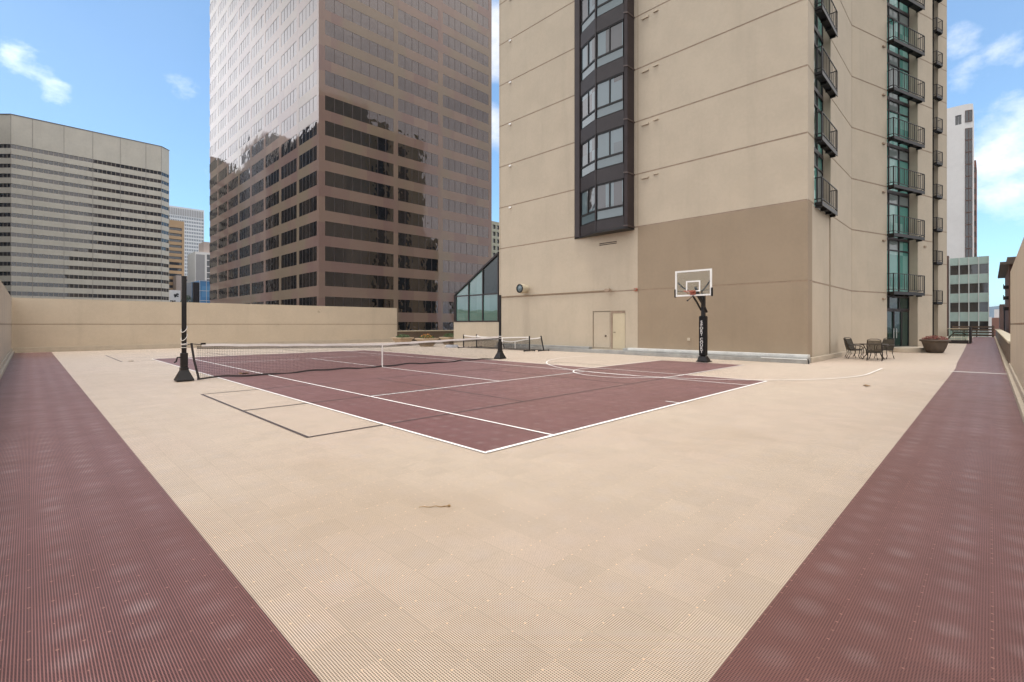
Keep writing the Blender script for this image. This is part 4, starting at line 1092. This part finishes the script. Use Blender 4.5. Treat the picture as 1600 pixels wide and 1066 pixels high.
# ================================================================== PATIO SET
def make_chair(label):
    t_ = thing('patio_chair', (0, 0, 0), label, 'chair', 'patio chairs round the table')
    # faces +x, seat 0.43 high
    s = MB(); n = 10
    prof = [(.24, .45), (.2, .455), (.0, .42), (-.2, .41)]
    for (xa, za), (xb, zb) in zip(prof[:-1], prof[1:]):
        s.add([(xa, -.25, za), (xa, .25, za), (xb, .25, zb), (xb, -.25, zb), (xa, -.25, za - .02), (xa, .25, za - .02), (xb, .25, zb - .02), (xb, -.25, zb - .02)], [(0, 1, 2, 3), (7, 6, 5, 4), (0, 3, 7, 4), (1, 5, 6, 2)])
    s.build('seat', M['sling'], t_)
    b = MB()
    prof = [(-.2, .41), (-.25, .55), (-.31, .75), (-.38, .93)]
    for k in range(12):
        y0 = -.25 + k * .0417; y1 = y0 + .034
        for (xa, za), (xb, zb) in zip(prof[:-1], prof[1:]):
            b.add([(xa, y0, za), (xa, y1, za), (xb, y1, zb), (xb, y0, zb), (xa - .015, y0, za), (xa - .015, y1, za), (xb - .015, y1, zb), (xb - .015, y0, zb)], [(0, 1, 2, 3), (7, 6, 5, 4), (0, 3, 7, 4), (1, 5, 6, 2)])
    bo_ = b.build('backrest', M['sling'], t_)
    fr = MB(); fr.tube([(-.2, -.27, .41), (-.25, -.27, .55), (-.31, -.265, .75), (-.38, -.24, .95), (-.40, -.12, .99), (-.40, .12, .99), (-.38, .24, .95), (-.31, .265, .75), (-.25, .27, .55), (-.2, .27, .41)], .016, 8)
    fr.tube([(-.2, -.27, .41), (.24, -.27, .44), (.25, .27, .44), (-.2, .27, .41)], .016, 8); fr.build('frame', M['patio_metal'], t_, smooth=True)
    for sgn in (-1, 1):
        a = MB(); a.tube([(-.30, .28 * sgn, .66), (-.05, .30 * sgn, .67), (.2, .29 * sgn, .64), (.27, .28 * sgn, .58), (.24, .27 * sgn, .44)], .018, 8); a.build('armrest', M['patio_metal'], t_, smooth=True)
        l = MB(); l.tube([(.24, .27 * sgn, .44), (.25, .27 * sgn, .3), (.20, .27 * sgn, .14), (.27, .27 * sgn, .012)], .016, 8); l.build('leg', M['patio_metal'], t_, smooth=True)
        l = MB(); l.tube([(-.2, .27 * sgn, .41), (-.17, .27 * sgn, .26), (-.24, .27 * sgn, .12), (-.30, .27 * sgn, .012)], .016, 8); l.build('leg', M['patio_metal'], t_, smooth=True)
    return t_
TB = (28.1, 3.9)
spots = [(27.85, 4.6, 'bronze patio chair on the left of the table, seen from the side'),
         (27.15, 3.72, 'bronze patio chair nearest the court, its slatted back to the camera'),
         (29.0, 3.62, 'bronze patio chair on the right of the table, nearest the doors'),
         (28.8, 4.75, 'bronze patio chair mostly hidden behind the table by the tan wall')]
ch0 = make_chair(spots[0][2])
for i, (x, y, lab) in enumerate(spots):
    o = ch0 if i == 0 else copy_tree(ch0)
    o['label'] = lab; o.location = (x, y, 0); o.rotation_euler.z = math.radians((-72, 4, 155, -118)[i])
pt = thing('patio_table', (*TB, 0), 'round dark metal patio table among the four chairs', 'table')
b = MB(); b.lathe([(.02, .70), (.55, .70), (.565, .715), (.555, .73), (.02, .73)], *TB, 32); b.build('tabletop', M['patio_metal'], pt)
for k in range(4):
    a = k * PI / 2 + .5; l = MB(); ca, sa = math.cos(a), math.sin(a)
    l.tube([(TB[0] + ca * .42, TB[1] + sa * .42, .70), (TB[0] + ca * .3, TB[1] + sa * .3, .45), (TB[0] + ca * .28, TB[1] + sa * .28, .25), (TB[0] + ca * .44, TB[1] + sa * .44, .012)], .02, 8); l.build('leg', M['patio_metal'], pt, smooth=True)
b = MB(); b.tube([(TB[0] + math.cos(q) * .29, TB[1] + math.sin(q) * .29, .32) for q in [2 * PI * k / 24 for k in range(24)]], .012, 6, True); b.build('stretcher', M['patio_metal'], pt)

# entrance step and big bowl planter
def Ps(s, n): return (E0[0] + D[0] * s + DN[0] * n, E0[1] + D[1] * s + DN[1] * n)
st = thing('entrance_step', (*Ps(5.4, .6), 0), 'two level curved concrete step below the glass entrance doors', 'step')
def curved(s0, s1, dep):
    return [Ps(s0, -.5)] + [Ps((s0 + s1) / 2 - math.cos(a) * (s1 - s0) / 2, .05 + math.sin(a) ** .6 * dep) for a in [PI * k / 16 for k in range(17)]] + [Ps(s1, -.5)]
b = MB(); b.prism(curved(3.75, 7.1, 1.15), .001, .26); b.build('tread', M['concrete'], st, bevel=.015)
b = MB(); b.prism([Ps(5.6, 1.0), Ps(5.8, 1.5), Ps(6.6, 1.5), Ps(7.6, 1.1), Ps(7.6, .4), Ps(7.12, .4), Ps(6.9, .8)], .001, .13); b.build('tread', M['concrete'], st, bevel=.012)

def ruffle(mb, cx, cy, z0, rx, ry, h, n, size, rr):
    for _ in range(n):
        a = rr.uniform(0, 2 * PI); q = math.sqrt(rr.uniform(0, 1)); x, y = cx + math.cos(a) * q * rx, cy + math.sin(a) * q * ry
        z = z0 + rr.uniform(0, h) * (1 - .6 * q * q)
        u = Vector((rr.gauss(0, 1), rr.gauss(0, 1), rr.gauss(0, .5))).normalized(); w = u.cross(Vector((rr.gauss(0, 1), rr.gauss(0, 1), rr.gauss(0, 1)))).normalized(); s = size * rr.uniform(.6, 1.4)
        p = Vector((x, y, z)); mb.add([p - u * s, p + w * s * .5, p + u * s, p - w * s * .5], [(0, 1, 2, 3)])
pc = (37.0, 2.27)
bp = thing('bowl_planter', (*pc, 0), 'large round brown bowl planter of red flowers beside the entrance', 'planter')
b = MB(); b.lathe([(.30, 0.001), (.38, .03), (.50, .3), (.58, .58), (.61, .66), (.68, .67), (.70, .71), (.69, .77), (.63, .775), (.59, .69), (.02, .67)], *pc, 36); b.build('bowl', M['clay'], bp, smooth=True)
b = MB(); b.lathe([(.58, .70), (.02, .715)], *pc, 20, cap=False); b.build('soil', M['soil'], bp)
fl2 = thing('flowers', (*pc, .66), 'mass of dull red flowers filling the bowl planter', 'flowers')
b = MB(); ruffle(b, *pc, (.74), .58, .58, .28, 1000, .035, random.Random(11)); b.build('blossom', M['flower_red'], fl2)
b = MB(); ruffle(b, *pc, .70, .55, .55, .14, 260, .04, random.Random(12)); b.build('foliage', M['leaf_dark'], fl2)

# square planters at the far side
def square_planter(x, y, lab, plab, fm, n, hgt, rot):
    t_ = thing('square_planter', (x, y, 0), lab, 'planter', 'square planters')
    b = MB(); b.x = Matrix.Translation((x, y, 0)) @ Matrix.Rotation(rot, 4, 'Z')
    rings = [(.36, .001), (.36, .06), (.40, .1), (.54, .46), (.56, .5), (.64, .52), (.64, .62), (.55, .62), (.52, .5)]
    vs = [(sx * r, sy * r, z) for r, z in rings for sx, sy in ((-1, -1), (1, -1), (1, 1), (-1, 1))]
    fs = [(3, 2, 1, 0), tuple(range(len(vs) - 4, len(vs)))]
    for i in range(len(rings) - 1):
        for k in range(4): fs.append((i * 4 + k, i * 4 + (k + 1) % 4, i * 4 + 4 + (k + 1) % 4, i * 4 + 4 + k))
    b.add(vs, fs); b.build('pot', M['stone_planter'], t_, bevel=.012)
    p = thing('potted_plant', (x, y, .55), plab, 'plant')
    rr = random.Random(int(x * 10)); f = MB(); ruffle(f, x, y, .58, .55, .55, hgt, n, .05, rr); f.build('foliage', M['leaf_green'], p)
    if fm: f = MB(); ruffle(f, x, y, .62, .5, .5, hgt + .06, n // 2, .045, rr); f.build('blossom', fm, p)
square_planter(20.9, 33.0, 'square tan stone planter nearest the long parapet end', 'low green plant in the square planter nearest the long parapet', None, 420, .32, .0)
square_planter(21.0, 29.9, 'square tan stone planter in the middle, holding orange flowers', 'orange flowering plant in the middle square planter', M['flower_orange'], 420, .3, .0)
square_planter(24.2, 31.2, 'square tan stone planter partly hidden beside the atrium wall', 'yellow green plant in the square planter beside the atrium wall', None, 420, .4, .0)

# glass enclosure at the end of the tower
ge = thing('glass_screen', (57, 2, 0), 'glass balustrade with a dark end panel beside the far end of the track', 'balustrade')
for k in range(3):
    b = MB(); b.box(56.4, 1.32 + k * .44, .3, 56.42, 1.74 + k * .44, 1.25); b.build('pane', M['rail_glass'], ge)
b = MB(); b.box(56.35, 1.3, 0.002, 56.52, 2.64, .3); b.build('base', M['dark_bronze'], ge)
b = MB(); b.box(56.36, 1.3, 1.25, 56.46, 2.64, 1.31); b.build('top_rail', M['cap'], ge)
b = MB(); b.box(56.5, 1.16, .002, 60.5, 1.28, 1.42); b.build('end_panel', M['black_metal'], ge)
lo = thing('lounge_chair', (58.3, 2.1, 0), 'dark reclining lounge chair behind the glass balustrade', 'chair')
b = MB(); b.tube([(58.3, 1.5, .72), (58.3, 1.75, .9), (58.3, 2.2, .98), (58.3, 2.55, .6), (58.3, 2.7, .3)], .045, 8); b.tube([(58.8, 1.5, .72), (58.8, 1.75, .9), (58.8, 2.2, .98), (58.8, 2.55, .6), (58.8, 2.7, .3)], .045, 8); b.build('frame', M['black_metal'], lo)
b = MB(); b.box(58.28, 1.5, .3, 58.9, 2.8, .42); b.build('seat', M['canvas_white'], lo, bevel=.02)
for (x, y) in ((58.35, 1.55), (58.85, 1.55), (58.35, 2.75), (58.85, 2.75)):
    b = MB(); b.tube([(x, y, .002), (x, y, .32)], .03, 6); b.build('leg', M['black_metal'], lo)

# small things lying about
bg = thing('folded_cover', (21.35, 27.3, 0), 'crumpled grey and white canvas cover lying by the atrium wall', 'cover')
b = MB(); rr = random.Random(9); n = 9
vs = [(21.0 + .8 * i / n + rr.uniform(-.03, .03), 26.9 + .85 * j / n + rr.uniform(-.03, .03), (.012 + (rr.uniform(.06, .2) if 0 < i < n and 0 < j < n else .0))) for i in range(n + 1) for j in range(n + 1)]
b.add(vs, [(i * (n + 1) + j, (i + 1) * (n + 1) + j, (i + 1) * (n + 1) + j + 1, i * (n + 1) + j + 1) for i in range(n) for j in range(n)])
b.build('cover', M['canvas'], bg, smooth=True)
b = MB(); b.tube([(21.0, 27.6, .06), (21.2, 27.75, .09), (21.5, 27.75, .06), (21.65, 27.95, .04)], [.04, .07, .06, .03], 8); b.build('strap', M['canvas_white'], bg, smooth=True)
b = MB(); pts = [(2.47, 3.64), (2.50, 3.62), (2.53, 3.60), (2.555, 3.565), (2.59, 3.55), (2.62, 3.51), (2.645, 3.50), (2.675, 3.47)]
b.tube([(x, y, .008 + .004 * math.sin(i * 2)) for i, (x, y) in enumerate(pts)], [.002, .0025, .003, .003, .0035, .004, .005, .004], 6); b.lathe([(.004, .002), (.014, .008), (.012, .018), (.003, .022)], 2.68, 3.468, 8)
tag(b.build('twig', mk('twig', (.38, .25, .12), .8, .3, 20.)), 'thin brown twig lying on the tan tiles in the foreground', 'twig')
def leaf(x, y, s, label, rr):
    b = MB(); a = rr.uniform(0, 6)
    pts = [(math.cos(a + t_) * s * (1 + .35 * math.cos(5 * t_)), math.sin(a + t_) * s * (.7 + .3 * math.cos(5 * t_)), .012 + .3 * s * abs(math.sin(t_ * 1.5))) for t_ in [2 * PI * k / 20 for k in range(20)]]
    b.add([(x, y, .012)] + [(x + p[0], y + p[1], p[2]) for p in pts], [(0, 1 + k, 1 + (k + 1) % 20) for k in range(20)])
    tag(b.build('dry_leaf', M['dry']), label, 'leaf', 'dry leaves')
rr = random.Random(2)
leaf(15.7, 2.32, .10, 'curled dry leaf on the tan tiles near the right track', rr)
leaf(5.05, 17.6, .13, 'brown leaf on the maroon court behind the left part of the net', rr)
leaf(3.2, 27.0, .08, 'tiny dry leaf on the tan tiles near the far left dark line', rr)

# ================================================================== LIGHT
sun = bpy.data.lights.new('sun', 'SUN'); sun.energy = 1.5; sun.angle = math.radians(11); sun.color = (1., .95, .88)
so = bpy.data.objects.new('sun', sun); C.objects.link(so)
SD = Vector((-.14, .02, .98)).normalized()
so.rotation_euler = SD.to_track_quat('Z', 'Y').to_euler(); so.location = SD * 100
w = bpy.data.worlds.new('World'); sc.world = w; w.use_nodes = True
t = NT(w.node_tree); t.nt.nodes.clear()
out = t.n('ShaderNodeOutputWorld')
sky = t.n('ShaderNodeTexSky', sky_type='NISHITA'); sky.sun_disc = False
sky.sun_elevation = math.asin(SD.z); sky.sun_rotation = math.atan2(SD.x, SD.y); sky.altitude = 1600; sky.air_density = 1.; sky.dust_density = .35; sky.ozone_density = 1.
bs = t.n('ShaderNodeBackground'); bs.inputs['Strength'].default_value = .14
t.put(bs.inputs['Color'], t.mix(1., sky.outputs[0], (.72, 1.02, 1.09), 'MULTIPLY'))
dr = t.n('ShaderNodeTexCoord').outputs['Generated']
x, y, z = t.sep(dr)
hl = t.m('SQRT', t.m('ADD', t.m('ADD', t.m('MULTIPLY', x, x), t.m('MULTIPLY', y, y)), 1e-5))
cf = t.m('DIVIDE', t.m('ADD', t.m('MULTIPLY', x, FWD[0]), t.m('MULTIPLY', y, FWD[1])), hl)
cover = t.ss(cf, .675, .55)
n1 = t.noise(t.scale(dr, (1, 1, 1.5)), 3.2, 8., .58)
n2 = t.noise(t.scale(t.v('ADD', dr, (3.1, 1.7, .4)), (1, 1, 1.3)), 1.6, 6., .55)
def pdir(px, py):
    u = (px - 800) / 751; wv = (507 - py) / 751
    return Vector((FWD[0] + u * RGT[0], FWD[1] + u * RGT[1], wv)).normalized()
blob = None
for (px, py, r, amp) in ((1580, 265, .115, .46), (1545, 310, .06, .28), (1600, 190, .09, .38), (1500, 60, .05, .34), (1570, 95, .06, .30), (1520, 110, .045, .28),
                         (35, 90, .06, .19), (20, 82, .03, .22), (88, 145, .035, .22), (277, 140, .045, .21), (315, 270, .03, .18), (773, 60, .12, .6), (773, 200, .08, .5)):
    dv = pdir(px, py)
    ds = t.v('DISTANCE', dr, tuple(dv), 1)
    g_ = t.ss(ds, r, r * .15, 0., amp)
    blob = g_ if blob is None else t.m('MAXIMUM', blob, g_)
n3 = t.noise(t.scale(dr, (1, 1, 1.6)), 13., 7., .62)
mk1 = t.ss(t.m('ADD', t.m('ADD', n1, t.m('MULTIPLY', cover, .55)), -.12), .38, .68)
mk1 = t.m('MULTIPLY', mk1, t.ss(cover, .02, .5))
mk2 = t.ss(t.m('ADD', t.m('MULTIPLY', t.m('SUBTRACT', n3, .5), .9), blob), .06, .80)
mask = t.m('MAXIMUM', t.m('MAXIMUM', mk1, mk2), .07)
cc = t.mix(t.ss(n2, .35, .68), (.66, .66, .70), (1.0, 1.0, 1.0))
side = t.m('DIVIDE', t.m('ADD', t.m('MULTIPLY', x, -.55), t.m('MULTIPLY', y, .83)), hl)
cc = t.mix(t.ss(side, -.2, -.75), cc, (1.12, 1.09, 1.07))
low = t.ss(z, .62, .40)
cc = t.mix(t.m('MULTIPLY', t.ss(side, -.82, -.95), low), cc, t.mix(t.ss(n2, .38, .62), (.56, .545, .56), (.84, .80, .80)))
cc = t.mix(t.m('MULTIPLY', t.ss(side, .6, .95), low), cc, t.mix(t.ss(n2, .36, .6), (.92, .93, 1.03), (1.55, 1.56, 1.62)))
bc = t.n('ShaderNodeBackground'); t.put(bc.inputs['Color'], cc); bc.inputs['Strength'].default_value = 1.05
ms = t.n('ShaderNodeMixShader'); t.put(ms.inputs[0], mask); t.nt.links.new(bs.outputs[0], ms.inputs[1]); t.nt.links.new(bc.outputs[0], ms.inputs[2])
t.nt.links.new(ms.outputs[0], out.inputs['Surface'])

# ================================================================== HAZE
hz = bpy.data.materials.new('haze'); hz.use_nodes = True; hz.node_tree.nodes.clear()
ho = hz.node_tree.nodes.new('ShaderNodeOutputMaterial'); hv = hz.node_tree.nodes.new('ShaderNodeVolumePrincipled')
hv.inputs['Color'].default_value = (.62, .78, .95, 1); hv.inputs['Density'].default_value = .00011; hv.inputs['Anisotropy'].default_value = .2
hz.node_tree.links.new(hv.outputs[0], ho.inputs['Volume'])
b = MB(); b.box(-9050, -9050, STREET - 5, 9050, 9050, 260); tag(b.build('haze', hz), kind='stuff')

# ================================================================== CAMERA
cam = bpy.data.cameras.new('Camera'); co = bpy.data.objects.new('Camera', cam); C.objects.link(co)
cam.sensor_width = 36; cam.lens = 36 * 751 / 1600; cam.shift_y = -(533 - 507) / 1600
co.location = (0, 0, EYE); co.rotation_euler = (PI / 2, 0, YAW - PI / 2)
cam.clip_end = 20000; cam.clip_start = .05
sc.camera = co
vs_ = sc.view_settings; vs_.view_transform = 'Standard'; vs_.look = 'None'; vs_.exposure = .67; vs_.gamma = 1
sc.cycles.max_bounces = 8
